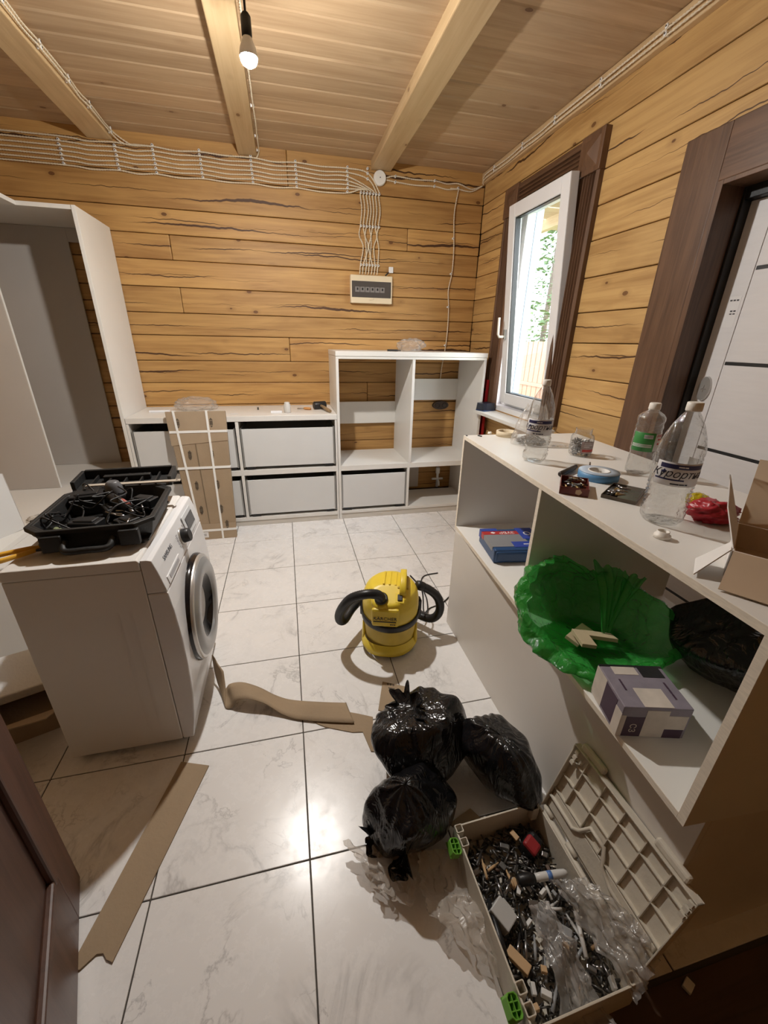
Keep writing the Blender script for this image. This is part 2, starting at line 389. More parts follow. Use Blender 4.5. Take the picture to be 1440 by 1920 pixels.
# ---- right wall, cut round window and door
wrt = struct(MB().box(XR+.03, XR+.16, YB+.14, .34, -.05, 2.95).box(XR+.03, XR+.16, -.60, -1.37, -.05, 2.95).box(XR+.03, XR+.16, -2.37, YF, -.05, 2.95)
   .box(XR+.03, XR+.16, .34, -.60, 2.53, 2.95).box(XR+.03, XR+.16, .34, -.60, -.05, 1.0).box(XR+.03, XR+.16, -1.37, -2.37, 2.18, 2.95).build('wall_right', MATS['dark_joint']))
OPEN = [(.34, -.60, 1.0, 2.53), (-1.37, -2.37, -.1, 2.18)]
def log_right(ya, yb, z0, z1):
    dx = random.uniform(-.003, .003)
    MB().box(XR+dx, XR+.14, yb+.001, ya-.001, z0+.002, z1-.002).build('log', LOGY, wrt, bevel=.006, seg=2)
for i in range(1, len(SEAMS)-1):
    z0, z1 = SEAMS[i], SEAMS[i+1]; segs = [(YB, YF, z0, z1)]
    for (oa, ob_, oz0, oz1) in OPEN:
        ns = []
        for (a, b, p, q) in segs:
            if b >= oa or a <= ob_ or p >= oz1-.001 or q <= oz0+.001: ns.append((a,b,p,q)); continue
            if a > oa: ns.append((a, oa, p, q))
            if b < ob_: ns.append((ob_, b, p, q))
            if q > oz1+.01: ns.append((min(a,oa), max(b,ob_), oz1, q))
            if p < oz0-.01: ns.append((min(a,oa), max(b,ob_), p, oz0))
        segs = ns
    for s in segs: log_right(*s)
# ---- left and rear walls (behind cabinets and behind the viewer)
wlf = struct(MB().box(XL-.2, XL-.05, YF, YB+.14, -.05, 2.95).build('wall_left', MATS['dark_joint']))
for i in range(1, len(SEAMS)-1): MB().box(XL-.1, XL, YF, YB, SEAMS[i]+.002, SEAMS[i+1]-.002).build('log', LOGY, wlf, bevel=.006, seg=1)
wfr = struct(MB().box(XL-.2, XR+.25, YF-.15, YF-.04, -.05, 2.95).build('wall_front', MATS['dark_joint']))
for i in range(1, len(SEAMS)-1): MB().box(XL, XR, YF-.1, YF, SEAMS[i]+.002, SEAMS[i+1]-.002).build('log', LOG, wfr, bevel=.006, seg=1)
# ---- ceiling boards and beams
ce = struct(MB().box(XL-.2, XR+.25, YF-.1, YB+.14, ZC+.03, ZC+.12).build('ceiling', MATS['dark_joint']))
y = YB; k = 0
while y > YF:
    y2 = y-.1455; zj = random.uniform(0, .005)
    # board with a chamfered edge and one proud lip, run across the room
    MB().prism([(y2+.001, ZC+.03), (y2+.001, ZC+.006+zj), (y2+.014, ZC+zj), (y-.004, ZC+zj), (y-.001, ZC+.004+zj), (y-.001, ZC+.03)], XL, XR, 'x').build('ceiling_board', CEILW, ce)
    y = y2
def beam(x0, x1, nm, zb=2.77):
    return tag(struct(MB().box(x0, x1, YF, YB, zb, ZC+.02).build(nm, BEAMW, bevel=.006)), 'pale planed pine ceiling beam')
beam(-.725, -.565, 'trim_1'); beam(.268, .402, 'trim_2'); beam(1.275, 1.437, 'trim_3')
tag(struct(MB().box(XR-.035, XR, YF, YB, 2.755, ZC).build('trim_4', BEAMW, bevel=.004)), 'pine cornice strip along the top of the window wall')
# ---- window: fluted casing, frame, sash tilted into the room
wi = struct(thing('window_1', None, None)); wi['kind'] = 'structure'
def fluted(y0, y1, z0, z1, upright=True, m=None):
    mb = MB(); n = 5
    a0, a1 = (y0, y1) if upright else (z0, z1); w = a1-a0; pts = [(a0, 0), (a0, .03), (a0+.022, .036)]
    lo, hi = a0+.03, a1-.03; p = (hi-lo)/n
    for i in range(n):
        c0 = lo+i*p; pts += [(c0+.002, .03), (c0+.006, .018), (c0+p*.5, .013), (c0+p-.006, .018), (c0+p-.002, .03)]
    pts += [(a1-.022, .036), (a1, .03), (a1, 0)]
    if upright:
        mb.prism([(XR-d, a) for a, d in pts], z0, z1, 'z')
    else:
        poly = [(XR-d, a) for a, d in pts]; mb.prism(poly, y0, y1, 'y')
    return mb
CW = .185; cy0, cy1, cz1 = -.66, .405, 2.585
fluted(cy0, cy0+CW, 1.0, cz1-CW).build('window_casing', BROWN, wi)
fluted(cy1-CW, cy1, 1.0, cz1-CW).build('window_casing', BROWN, wi)
fluted(cy0+CW, cy1-CW, cz1-CW+.005, cz1-.005, False).build('window_casing', BROWNY, wi)
for c in (cy0, cy1-CW):
    MB().box(XR-.042, XR, c-.002, c+CW+.002, cz1-CW, cz1+.003).build('corner_block', BROWN, wi, bevel=.004)
    yy, zz = c+CW/2, cz1-CW/2; h = CW*.36
    MB().add([(XR-.042, yy-h, zz-h), (XR-.042, yy+h, zz-h), (XR-.042, yy+h, zz+h), (XR-.042, yy-h, zz+h), (XR-.066, yy, zz)], [(0,1,4),(1,2,4),(2,3,4),(3,0,4)]).build('pyramid_boss', BROWN, wi)
# jamb lining, outer frame
fy0, fy1, fz0, fz1 = -.545, .29, 1.02, 2.475; XW = XR+.075
pieces('jamb', PVC, wi, [(XR, XR+.16, fy1, fy1+.05, 1.0, 2.53), (XR, XR+.16, fy0-.055, fy0, 1.0, 2.53), (XR, XR+.16, fy0, fy1, 2.475, 2.53), (XR, XR+.16, fy0, fy1, .98, 1.02)])
fr = MB(); w = .055
fr.box(XW, XW+.07, fy0, fy0+w, fz0, fz1).box(XW, XW+.07, fy1-w, fy1, fz0, fz1).box(XW, XW+.07, fy0+w, fy1-w, fz1-w, fz1).box(XW, XW+.07, fy0+w, fy1-w, fz0, fz0+w)
fr.build('window_frame', PVC, wi, bevel=.004)
# sash, hinged at the bottom and tipped in
sy0, sy1, sh, sw = -.515, .185, 1.385, .085
TS = Matrix.Translation((XW-.005, 0, fz0+.035)) @ Matrix.Rotation(-radians(5.0), 4, 'Y')
sa = MB()
for b in ((-.06,0,sy0,sy0+sw,0,sh), (-.06,0,sy1-sw,sy1,0,sh), (-.06,0,sy0+sw,sy1-sw,sh-sw,sh), (-.06,0,sy0+sw,sy1-sw,0,sw)): sa.box(*b, M=TS)
sash = sa.build('sash', PVC, wi, bevel=.006)
gk = MB()
for b in ((-.05,-.012,sy0+sw,sy0+sw+.006,sw,sh-sw), (-.05,-.012,sy1-sw-.006,sy1-sw,sw,sh-sw), (-.05,-.012,sy0+sw,sy1-sw,sh-sw-.006,sh-sw), (-.05,-.012,sy0+sw,sy1-sw,sw,sw+.006)): gk.box(*b, M=TS)
gk.build('gasket', BLACK, sash)
def glass(name, tint=(.92,.96,.97)):
    m, nt, out = _new(name); L = nt.links.new
    tr = N(nt, 'ShaderNodeBsdfTransparent'); tr.inputs[0].default_value = (*tint, 1); gl = N(nt, 'ShaderNodeBsdfGlossy'); gl.inputs[1].default_value = .02
    f = sheen(nt, .6, None, .03, 4.0); mx = N(nt, 'ShaderNodeMixShader'); L(f.outputs[0], mx.inputs[0]); L(tr.outputs[0], mx.inputs[1]); L(gl.outputs[0], mx.inputs[2]); L(mx.outputs[0], out.inputs[0]); MATS[name] = m; return m
GLASS = glass('window_glass')
MB().box(-.034, -.030, sy0+sw, sy1-sw, sw, sh-sw, M=TS).build('pane', GLASS, sash)
MB().box(-.075, -.06, sy1-.058, sy1-.028, .50, .57, M=TS).build('handle_plate', GREYMET, sash)
hd = MB().tube([TS @ Vector(p) for p in ((-.07, sy1-.043, .52), (-.115, sy1-.043, .52), (-.125, sy1-.043, .54), (-.12, sy1-.043, .66))], .010, 8)
tag(hd.build('handle', plain('cream_handle', (.75,.72,.62), .3), sash), 'cream window handle turned upright')
# sill
tag(struct(MB().box(XR-.17, XR+.09, -.64, .30, .945, .972).build('window_2', WHITE, bevel=.004)), 'white window sill board')
bpy.data.objects['window_2'].name = 'trim_5'
# ---- entrance door with wide brown casing and deep reveal
do = struct(thing('door_1', None, None))
DX = 2.40
MB().box(XR-.03, XR, -1.414, -1.214, 0, 2.325).build('door_casing', BROWN, do, bevel=.004)
MB().box(XR-.03, XR, -2.53, -2.33, 0, 2.325).build('door_casing', BROWN, do, bevel=.004)
MB().box(XR-.0305, XR, -2.33, -1.4145, 2.13, 2.325).build('door_casing', BROWNY, do, bevel=.004)
pieces('reveal', BROWN, do, [(XR-.028, DX+.01, -1.44, -1.40, 0, 2.16), (XR-.028, DX+.01, -2.345, -2.305, 0, 2.16), (XR-.028, DX+.01, -2.305, -1.44, 2.115, 2.16)])
pieces('door_frame', BLACK, do, [(DX-.045, DX+.06, -1.452, -1.405, 0, 2.12), (DX-.045, DX+.06, -2.345, -2.285, 0, 2.12), (DX-.045, DX+.06, -2.285, -1.452, 2.07, 2.12)], .003)
DW = plain('white_door_film', (.70,.68,.68), .45, var=.03, stretch=(1,1,8), vscale=8)
leaf = MB().box(DX, DX+.06, -2.285, -1.452, .01, 2.07).build('door_leaf', DW, do)
DL = [(-2.283, -1.562, a, b) for a, b in ((1.826, 2.068), (1.460, 1.812), (1.085, 1.446), (.71, 1.071), (.335, .696), (.012, .321))]
for (a, b, z0, z1) in DL: MB().box(DX-.006, DX, a, b, z0, z1).build('door_panel', DW, leaf, bevel=.002)
for z in (1.819, 1.453, 1.078, .703, .328): MB().box(DX-.0045, DX+.001, -2.283, -1.560, z-.007, z+.007).build('black_inlay', BLACK, leaf)
MB().box(DX-.004, DX, -1.552, -1.453, .012, 2.068).build('stile_strip', DW, leaf)
CHR = plain('brushed_chrome', (.60,.59,.57), .32, metal=.75)
esc = MB(); esc.add(*(lambda P: ([ (DX-.014, -1.505+.029*cos(a), 1.340+.052*sin(a)) for a in P]+[(DX-.004, -1.505+.031*cos(a), 1.340+.055*sin(a)) for a in P], [tuple(range(31,-1,-1))]+[(i,(i+1)%32,32+(i+1)%32,32+i) for i in range(32)]))([2*pi*i/32 for i in range(32)]))
es = esc.build('escutcheon', CHR, leaf)
MB().box(DX-.017, DX-.013, -1.518, -1.492, 1.338, 1.342).box(DX-.017, DX-.013, -1.507, -1.503, 1.325, 1.355).build('keyhole_cover', CHR, es)
stk = MB().box(DX-.0046, DX-.003, -1.54, -1.49, 1.60, 1.72).build('sticker', plain('white_sticker', (.74,.72,.71), .5), leaf)
lt = MB()
for z, n, h in ((1.705, 3, .006), (1.663, 2, .006), (1.652, 2, .005)):
    for q in range(n): lt.box(DX-.0052, DX-.0044, -1.533+.014*q, -1.523+.014*q, z-h/2, z+h/2)
lt.build('print', plain('dark_print', (.06,.055,.06), .6), stk)
# ---- open interior door beside the viewer
dl = Vector((-.238, -2.205, 0)); dh = Vector((.035, -2.93, 0)); dv = (dh-dl); L_ = dv.length; ang = math.atan2(dv.y, dv.x)
d2 = struct(thing('door_2', None, None, loc=dl, rot=(0,0,ang)))
pieces('door_stile', DOORBR, d2, [(0, .115, -.02, .02, .008, 2.0), (L_-.115, L_, -.02, .02, .008, 2.0)], .003)
pieces('door_rail', DOORBR, d2, [(.115, L_-.115, -.02, .02, .008, .22), (.115, L_-.115, -.02, .02, .95, 1.07), (.115, L_-.115, -.02, .02, 1.88, 2.0)], .003)
for z0, z1 in ((.22, .95), (1.07, 1.88)):
    MB().box(.115, L_-.115, -.007, .007, z0, z1).build('door_panel', DOORBR, d2)
    for s in (-1, 1):
        a, b = sorted((s*.004, s*.024))
        pieces('panel_moulding', DOORBR, d2, [(.115, .145, a, b, z0, z1), (L_-.145, L_-.115, a, b, z0, z1), (.145, L_-.145, a, b, z0, z0+.03), (.145, L_-.145, a, b, z1-.03, z1)], .006)
# door post it hangs on (outside the picture)
struct(MB().box(XL, .03, -3.04, -2.94, 0, ZC).build('wall_partition', plain('partition_paint', (.30,.25,.20), .8)))
# ============================================================ FITTED CABINETS
def drawer(parent, x0, x1, z0, z1, yf):
    d = MB().box(x0+.012, x1-.012, yf+.006, yf+.022, z0, z1-.004).build('drawer', WHITE2, parent, bevel=.0015)
    pieces('drawer_side', GREYMET, d, [(x0, x0+.011, yf+.004, yf+.5, z0-.004, z1), (x1-.011, x1, yf+.004, yf+.5, z0-.004, z1)], 0)
    DI = plain('drawer_inside', (.30,.29,.27), .6)
    pieces('drawer_bottom', DI, d, [(x0+.012, x1-.012, yf+.024, yf+.5, z0+.01, z0+.022)], 0); pieces('drawer_back', DI, d, [(x0+.012, x1-.012, yf+.485, yf+.5, z0+.022, z1-.02)], 0)
    pieces('runner_clip', BLACK, d, [(x0+.02, x0+.09, yf+.008, yf+.03, z0-.018, z0-.004), (x1-.09, x1-.02, yf+.008, yf+.03, z0-.018, z0-.004)], 0)
YFc = .31; YBk = .855
c = thing('drawer_cabinet', 'low white drawer cabinet with four frontless drawers under the log wall', 'cabinet', (.09, YFc, 0))
o = Vector((.09, YFc, 0))
def cb(nm, m, *boxes, parent=None, bevel=.0015):
    mb = MB()
    for b in boxes: mb.box(b[0]-.09, b[1]-.09, b[2]-YFc, b[3]-YFc, b[4], b[5])
    return mb.build(nm, m, parent or c, bevel=bevel)
cb('side_panel', WHITE, (-.695, -.678, YFc, YBk, .0, .905)); cb('side_panel', WHITE, (.868, .885, YFc, YBk, .0, .905))
cb('divider', WHITE, (.078, .102, YFc, YBk, .505, .905)); cb('divider', WHITE, (.078, .102, YFc, YBk, .08, .46))
cb('middle_rail', WHITE, (-.678, .868, YFc, YBk, .46, .505)); cb('bottom', WHITE, (-.678, .868, YFc, YBk, .05, .08))
cb('plinth', plain('plinth_beige', (.60,.56,.50), .5), (-.678, .868, YFc+.008, YFc+.024, 0, .05)); cb('back_panel', DARKIN, (-.678, .868, YBk-.01, YBk, .08, .905))
def dr(x0, x1, z0, z1, par, ox):
    drawer(par, x0-ox, x1-ox, z0, z1, 0)
for (x0, x1) in ((-.67, .07), (.108, .862)):
    dr(x0, x1, .532, .848, c, .09); dr(x0, x1, .105, .418, c, .09)
wt = tag(MB().box(-.694, .886, YFc-.003, YB-.012, .907, .95).build('worktop', WHITE, bevel=.003), 'long white worktop on the low drawer cabinet', 'worktop')
# open shelf unit with top compartments
c = thing('shelf_unit', 'white open shelf unit with two tall bays standing by the window corner', 'shelf unit', (1.53, YFc, 0))
def cb2(nm, m, *boxes, bevel=.0015):
    mb = MB()
    for b in boxes: mb.box(b[0]-1.53, b[1]-1.53, b[2]-YFc, b[3]-YFc, b[4], b[5])
    return mb.build(nm, m, c, bevel=bevel)
cb2('side_panel', WHITE, (.888, .910, YFc, YBk, 0, 1.38)); cb2('side_panel', WHITE, (2.16, 2.182, YFc, YBk, 0, 1.38))
cb2('top', WHITE, (.888, 2.182, YFc-.002, YBk, 1.38, 1.400)); cb2('top_board', WHITE, (.886, 2.184, YFc-.006, YBk, 1.401, 1.437))
cb2('divider', WHITE, (1.522, 1.545, YFc, YBk, .505, 1.38)); cb2('divider', WHITE, (1.513, 1.536, YFc, YBk, .08, .46))
cb2('shelf', WHITE, (.910, 2.16, YFc, YBk, .46, .505)); cb2('bottom', WHITE, (.910, 2.16, YFc, YBk-.1, .055, .08))
cb2('plinth', MATS['plinth_beige'], (.910, 2.16, YFc+.008, YFc+.024, 0, .055))
cb2('back_rail', WHITE, (.910, 1.522, YBk-.018, YBk, .772, .977)); cb2('back_rail', WHITE, (1.545, 2.16, YBk-.018, YBk, .985, 1.185))
cb2('back_panel', GREYLAM, (1.536, 1.80, YBk-.014, YBk, .08, .46))
drawer(c, .912-1.53, 1.51-1.53, .108, .42, 0)
# tall corner closet
c = thing('corner_closet', 'tall white open corner closet with grey back board beside the drawer cabinet', 'closet', (-1.2, YFc, 0))
def cb3(nm, m, *boxes, bevel=.0015):
    mb = MB()
    for b in boxes: mb.box(b[0]+1.2, b[1]+1.2, b[2]-YFc, b[3]-YFc, b[4], b[5])
    return mb.build(nm, m, c, bevel=bevel)
cb3('side_panel', WHITE, (-.720, -.697, YFc-.004, YB-.01, 0, 2.252))
cb3('top', WHITE, (XL, -.721, YFc, YB-.01, 2.228, 2.252)); cb3('top', WHITE, (XL, -1.014, -1.0, YFc-.001, 2.228, 2.252))
cb3('back_board', GREYLAM, (XL+.02, -.985, .846, .862, .475, 2.227)); cb3('back_rail', GREYLAM, (-.984, -.721, .846, .862, 2.14, 2.227))
cb3('closet_floor', WHITE, (XL, -.721, YFc, YB-.012, .448, .474)); cb3('closet_floor', WHITE, (XL, -1.014, -1.0, YFc-.001, .448, .474))
cb3('inner_panel', GREYLAM, (XL, -1.183, .196, .212, .475, 2.227)); cb3('edge_band', WHITE, (-1.182, -1.178, .196, .212, .475, 2.227), bevel=0)  # edge coloured paler than its panel, lamp light put into the colour
cb3('base_front', WHITE, (-1.03, -1.014, -1.0, .30, 0, .447)); cb3('end_panel', WHITE, (XL, -1.014, -1.02, -1.0, 0, 2.252))
cb3('base_front', WHITE, (-1.013, -.721, .302, .318, 0, .447))
# ============================================================ OUTSIDE THE WINDOW
GRASS = plain('lawn', (.16,.20,.08), .9, var=.3, vscale=3, bump=.4, bscale=30)
tag(MB().box(XR+.3, 40, -25, 40, -.5, -.35).build('lawn', GRASS), 'sunlit lawn outside the window', 'lawn', kind='structure')
FENCE = plain('terracotta_fence_steel', (.58,.27,.16), .5, var=.05)
fe = thing('profiled_fence', 'terracotta corrugated steel fence behind the window glass', 'fence', (6, 5.5, -.35))
for i in range(34):
    y0 = -2.6+i*.19
    MB().prism([(.0, y0+.004), (-.012, y0+.012), (-.012, y0+.178), (.0, y0+.186), (.012, y0+.186), (.012, y0+.004)], .1, 1.92, 'z').build('fence_slat', FENCE, fe)
pieces('fence_rail', FENCE, fe, [(-.05, -.014, -2.6, 3.9, .98, 1.06), (-.05, -.014, -2.6, 3.9, .12, .2)], .004)
# conifers beyond the fence
LEAF = plain('conifer_needles', (.15,.22,.09), .8, var=.35, vscale=4); BARK = plain('grey_bark', (.16,.12,.09), .9, var=.2)
def conifer(x, y, h, seed, label):
    rnd = random.Random(seed); t = thing('conifer', label, 'tree', (x, y, -.36))
    MB().tube([(0,0,0), (.02,.01,h*.5), (0,0,h)], [.12, .08, .02], 7).build('trunk', BARK, t)
    mb = MB()
    for i in range(1500):
        z = h*(.06+.93*rnd.random()**1.1); R = (1-z/h)*h*.24+.12; a = rnd.uniform(0, 2*pi); r = R*rnd.uniform(.25, 1)
        p = Vector((r*cos(a), r*sin(a), z)); d = Vector((cos(a+rnd.uniform(-.6,.6)), sin(a+rnd.uniform(-.6,.6)), rnd.uniform(-.5,.3))).normalized()*rnd.uniform(.14,.32)
        w = d.cross(Vector((rnd.uniform(-1,1), rnd.uniform(-1,1), 1))).normalized()*rnd.uniform(.02,.06)
        mb.add([p, p+d*.5+w, p+d, p+d*.5-w], [(0,1,2,3)])
    o = mb.build('foliage', LEAF, t); o['kind'] = 'stuff'
conifer(9.2, 10.4, 6.4, 3, 'feathery conifer rising right behind the terracotta fence'); conifer(8.2, 7.6, 5.0, 5, 'shorter conifer standing in front of the taller ones beyond the fence')
conifer(12.6, 14.6, 8.0, 8, 'tall conifer farthest away behind the terracotta fence')
# porch roof over the entrance
po = thing('porch_roof', 'pale timber porch roof with boarded soffit outside the window', 'porch', (3.8, 2.2, 2.9))
for i in range(9): MB().box(-1.4, 2.4, -2.6+i*.62, -2.0+i*.62-.02, .62, .64).build('soffit_board', CEILW, po)
for i in range(5): MB().box(-1.4+i*.9, -1.29+i*.9, -2.6, 3.1, .46, .62).build('rafter', BEAMW, po)
MB().box(2.2, 2.36, -2.6, 3.1, .26, .46).build('porch_beam', BEAMW, po); MB().box(2.2, 2.36, 2.9, 3.06, -3.25, .26).build('porch_post', BEAMW, po); MB().box(2.2, 2.36, -2.5, -2.34, -3.25, .26).build('porch_post', BEAMW, po)
tag(struct(MB().box(XR+.165, XR+.225, .262, .275, 1.0, 2.5).build('trim_6', plain('blue_grey_metal', (.26,.31,.37), .45), bevel=.002)), 'blue grey metal outer window reveal')

# ============================================================ CABLES, INSULATORS, FUSE BOX
SCREW = plain('dark_screw', (.08,.075,.07), .5, metal=.6)
ins0 = None
def insulator(p, axis, label, group):
    """ceramic cable knob; axis = direction it stands out from its surface"""
    global ins0
    rot = Vector(axis).to_track_quat('Z', 'Y').to_euler()
    if ins0 is None:
        ins0 = thing('insulator', label, 'insulator', p, rot, group)
        MB().lathe([(.0088,0),(.0092,.004),(.0062,.008),(.0062,.014),(.0092,.017),(.0088,.021),(.0045,.022)], 12).build('ceramic_knob', CERAM, ins0)
        MB().lathe([(.0036,.0215),(.0036,.0235),(.001,.0245)], 8).build('screw', SCREW, ins0); return ins0
    c = dup(ins0, p, rot, label); c['group'] = group; return c
def twisted(ctrl, name_label, cat='cable', group=None, r=.0035, step=.009, pitch=.034, n=8):
    P = curve_pts(ctrl, n); Q = [P[0]]; acc = 0
    for a, b in zip(P[:-1], P[1:]):
        l = (b-a).length; t = step-acc
        while t < l: Q.append(a+(b-a)*(t/l)); t += step
        acc = l-(t-step)
    Q.append(P[-1]); t_ = thing('twisted_cable', name_label, cat, tuple(Q[0]), group=group); o = Q[0]; ph = 0
    for k in range(2):
        pts = []
        for i, p in enumerate(Q):
            d = (Q[min(i+1,len(Q)-1)]-Q[max(i-1,0)]); d = d.normalized() if d.length > 1e-9 else Vector((1,0,0))
            u = d.cross(Vector((0,.2,1)) if abs(d.z) < .9 else Vector((1,0,0))).normalized(); v = d.cross(u)
            a = 2*pi*i*step/pitch+k*pi; pts.append(p-o+(u*cos(a)+v*sin(a))*r*.85)
        MB().tube(pts, r, 4, cap=False).build('strand', WIREM, t_)
    return t_
YW = .862; random.seed(9)
COLX = [-.90, -.556, -.311, .0, .358, .684, 1.084]
ZK = [2.602+.0262*k for k in range(7)]; XK = [1.192+.0252*k for k in range(7)]
gi = 'ceramic insulators in rows below the back ceiling edge'
for cx in COLX:
    for k in range(7):
        if cx < -.5 and k == 6: continue
        insulator((cx+random.uniform(-.003,.003), YB-.003, ZK[k]+.0065), (0,-1,0), 'white ceramic insulator in the columns along the top of the log wall', gi)
for zz in (2.612, 2.388, 2.112):
    for k in range(7): insulator((XK[k], YB-.003, zz), (0,-1,0), 'white ceramic insulator in the three short rows above the fuse box', 'ceramic insulators above the fuse box')
for zz in (2.712, 2.748, 2.778): insulator((1.246, YB-.003, zz-.006), (0,-1,0), 'white ceramic insulator in the short column beside the round junction box', 'ceramic insulators beside the junction box')
for k in range(7):
    pts = [(XL+.01, YW, ZK[k]-.008+random.uniform(-.003,.003))]
    for i, cx in enumerate(COLX):
        if i: pts.append(((cx+COLX[i-1])/2, YW+.006, ZK[k]-.006+random.uniform(-.004,.002)))
        pts.append((cx, YW, ZK[k]-.001))
    if k == 6: pts += [(1.246, YW, 2.742)]
    if k == 5: pts += [(1.246, YW, 2.705)]
    x = XK[k]
    pts += [(x-.005, YW, 2.632), (x-.006, YW, 2.60), (x+.006+random.uniform(-.004,.004), YW, 2.50), (x-.006, YW, 2.39), (x-.004+(.012 if k % 2 else -.012), YW, 2.32), (XK[(k*3+2) % 7]*.35+x*.65, YW, 2.24), (x-.006, YW, 2.115), (x-.012, YW, 2.044)]
    twisted(pts, ('lowest', 'second lowest', 'third lowest', 'middle', 'third highest', 'second highest', 'highest')[k]+' cream twisted cable of the seven running to the fuse box', group='twisted cables to the fuse box')
# round junction box under the beam
j = thing('junction_box', 'round white junction box under the end of a ceiling beam', 'junction box', (1.345, YB-.002, 2.718), (pi/2,0,0))
MB().lathe([(.05,0),(.052,.008),(.05,.03),(.044,.036)], 28).build('lid', CERAM, j); MB().lathe([(.004,.036),(.004,.038),(.001,.039)], 8).build('screw', SCREW, j)
for k, (z, s) in enumerate(((2.742, .012), (2.705, -.01))):
    pts = [(1.40, YW, 2.718+s*.6), (1.475, YW, z), (1.64, YW+.006, z-.006), (1.81, YW, z-.002), (1.92, YW+.004, z-.012), (2.02, YW, z-.004), (2.14, YW+.004, z-.03+.02*k), (2.235, YW, 2.74)]
    twisted(pts, ('upper', 'lower')[k]+' cream twisted cable from the junction box to the window corner', group='twisted cables right of the junction box')
    insulator((1.475, YB-.003, z), (0,-1,0), 'white ceramic insulator between junction box and window corner', 'ceramic insulators right of the junction box'); insulator((1.81, YB-.003, z), (0,-1,0), 'white ceramic insulator between junction box and window corner', 'ceramic insulators right of the junction box')
dz = [2.71, 2.352, 2.083, 1.816, 1.488]; dxs = [2.019, 2.009, 2.012, 2.006, 2.004]
pts = [(1.95, YW, 2.702), (2.016, YW, 2.702)]
for i in range(5):
    pts.append((dxs[i]+.006, YW, dz[i]-.006))
    if i < 4: pts.append(((dxs[i]+dxs[i+1])/2+(.012 if i % 2 else -.012), YW, (dz[i]+dz[i+1])/2))
    insulator((dxs[i], YB-.003, dz[i]), (0,-1,0), 'white ceramic insulator on the single cable dropping behind the shelf unit', 'ceramic insulators on the dropping cable')
pts += [(1.985, YW, 1.28), (1.975, YW, 1.05)]
twisted(pts, 'single cream twisted cable dropping down the log wall behind the shelf unit')
for q in ((1.96, -.97), (1.965, -.567)): pass
for yy in (.627, .207, -.167, -.567, -.971):
    for dzz in (0, .024): insulator((XR-.036, yy, 2.775+dzz), (-1,0,0), 'white ceramic insulator on the cornice above the window', 'ceramic insulators on the window wall cornice')
for k in range(2): twisted([(2.245, YW, 2.75), (XR-.05, .80, 2.767+.024*k), (XR-.05, .627, 2.768+.024*k), (XR-.046, .4, 2.764+.024*k), (XR-.05, .207, 2.768+.024*k), (XR-.046, .02, 2.765+.024*k), (XR-.05, -.167, 2.768+.024*k), (XR-.05, -.567, 2.768+.024*k), (XR-.05, -.971, 2.768+.024*k), (XR-.05, -1.9, 2.768+.024*k)], ('lower', 'upper')[k]+' cream twisted cable along the cornice above window and door', group='cables along the window wall cornice', step=.011)
for yy in (-.398, -.095, .193, .464, .796):
    for s in (0, 1): insulator((-.560, yy, 2.79+.022*s), (1,0,0), 'white ceramic insulator on the side of the beam above the closet', 'ceramic insulators on the closet side beam')
for s in range(2): twisted([(-.545, -1.6, 2.785+.022*s), (-.545, -.9, 2.783+.022*s), (-.545, -.398, 2.785+.022*s), (-.549, -.24, 2.782+.022*s), (-.545, -.095, 2.785+.022*s), (-.545, .193, 2.785+.022*s), (-.549, .33, 2.78+.022*s), (-.545, .464, 2.785+.022*s), (-.545, .80, 2.785+.018*s), (-.50+.04*s, YW, 2.758), (-.42, YW, 2.757), (-.318, YW, 2.758)], ('lower', 'upper')[s]+' cream twisted cable along the side of the beam above the closet', group='cables on the closet side beam')
for yy in (.179, .579, .814): insulator((.405, yy, 2.79), (1,0,0), 'white ceramic insulator on the side of the middle ceiling beam', 'ceramic insulators on the middle beam')
twisted([(.42, -.82, 2.79), (.42, -.4, 2.782), (.42, .179, 2.784), (.423, .38, 2.78), (.42, .579, 2.784), (.42, .814, 2.784), (.40, YW, 2.76)], 'cream twisted cable feeding the bulb along the middle beam')
# fuse box
fb = thing('fuse_box', 'cream surface fuse box with smoked window below the cable rows', 'fuse box', (1.278, YB-.002, 1.925), (0,0,0))
CREAM = plain('cream_plastic', (.74,.62,.44), .4)
pieces('housing', CREAM, fb, [(-.185, .185, -.045, 0, -.108, .108)], .006)
SMK = plain('smoked_window', (.085,.075,.07), .18)
w_ = pieces('smoked_door', SMK, fb, [(-.173, .173, -.049, -.044, -.062, .062)], .002)[0]
pieces('breaker', plain('grey_breaker', (.22,.20,.19), .5), w_, [(-.145+.044*i, -.106+.044*i, -.052, -.0485, -.022, .018) for i in range(6)], .001)
pieces('toggle', BLACK, w_, [(-.132+.044*i, -.118+.044*i, -.056, -.0515, -.008, .010) for i in range(6)], .001)
MB().tube([(.02,-.047,-.066), (.02,-.05,-.074), (.012,-.051,-.079), (-.02,-.05,-.08)], .0022, 6).build('latch', CREAM, fb)
MB().tube([(1.40, .84, 2.036), (1.415, .835, 2.05), (1.43, .84, 2.062)], .006, 6).build('black_cable_stub', BLACK)
tag(bpy.data.objects['black_cable_stub'], 'short black cable stub sticking out of the fuse box top', 'cable')
tag(MB().box(1.436, 1.474, .856, YB-.004, 2.062, 2.108).build('sensor_box', PVC, bevel=.003), 'small white sensor box beside the fuse box cables', 'sensor')
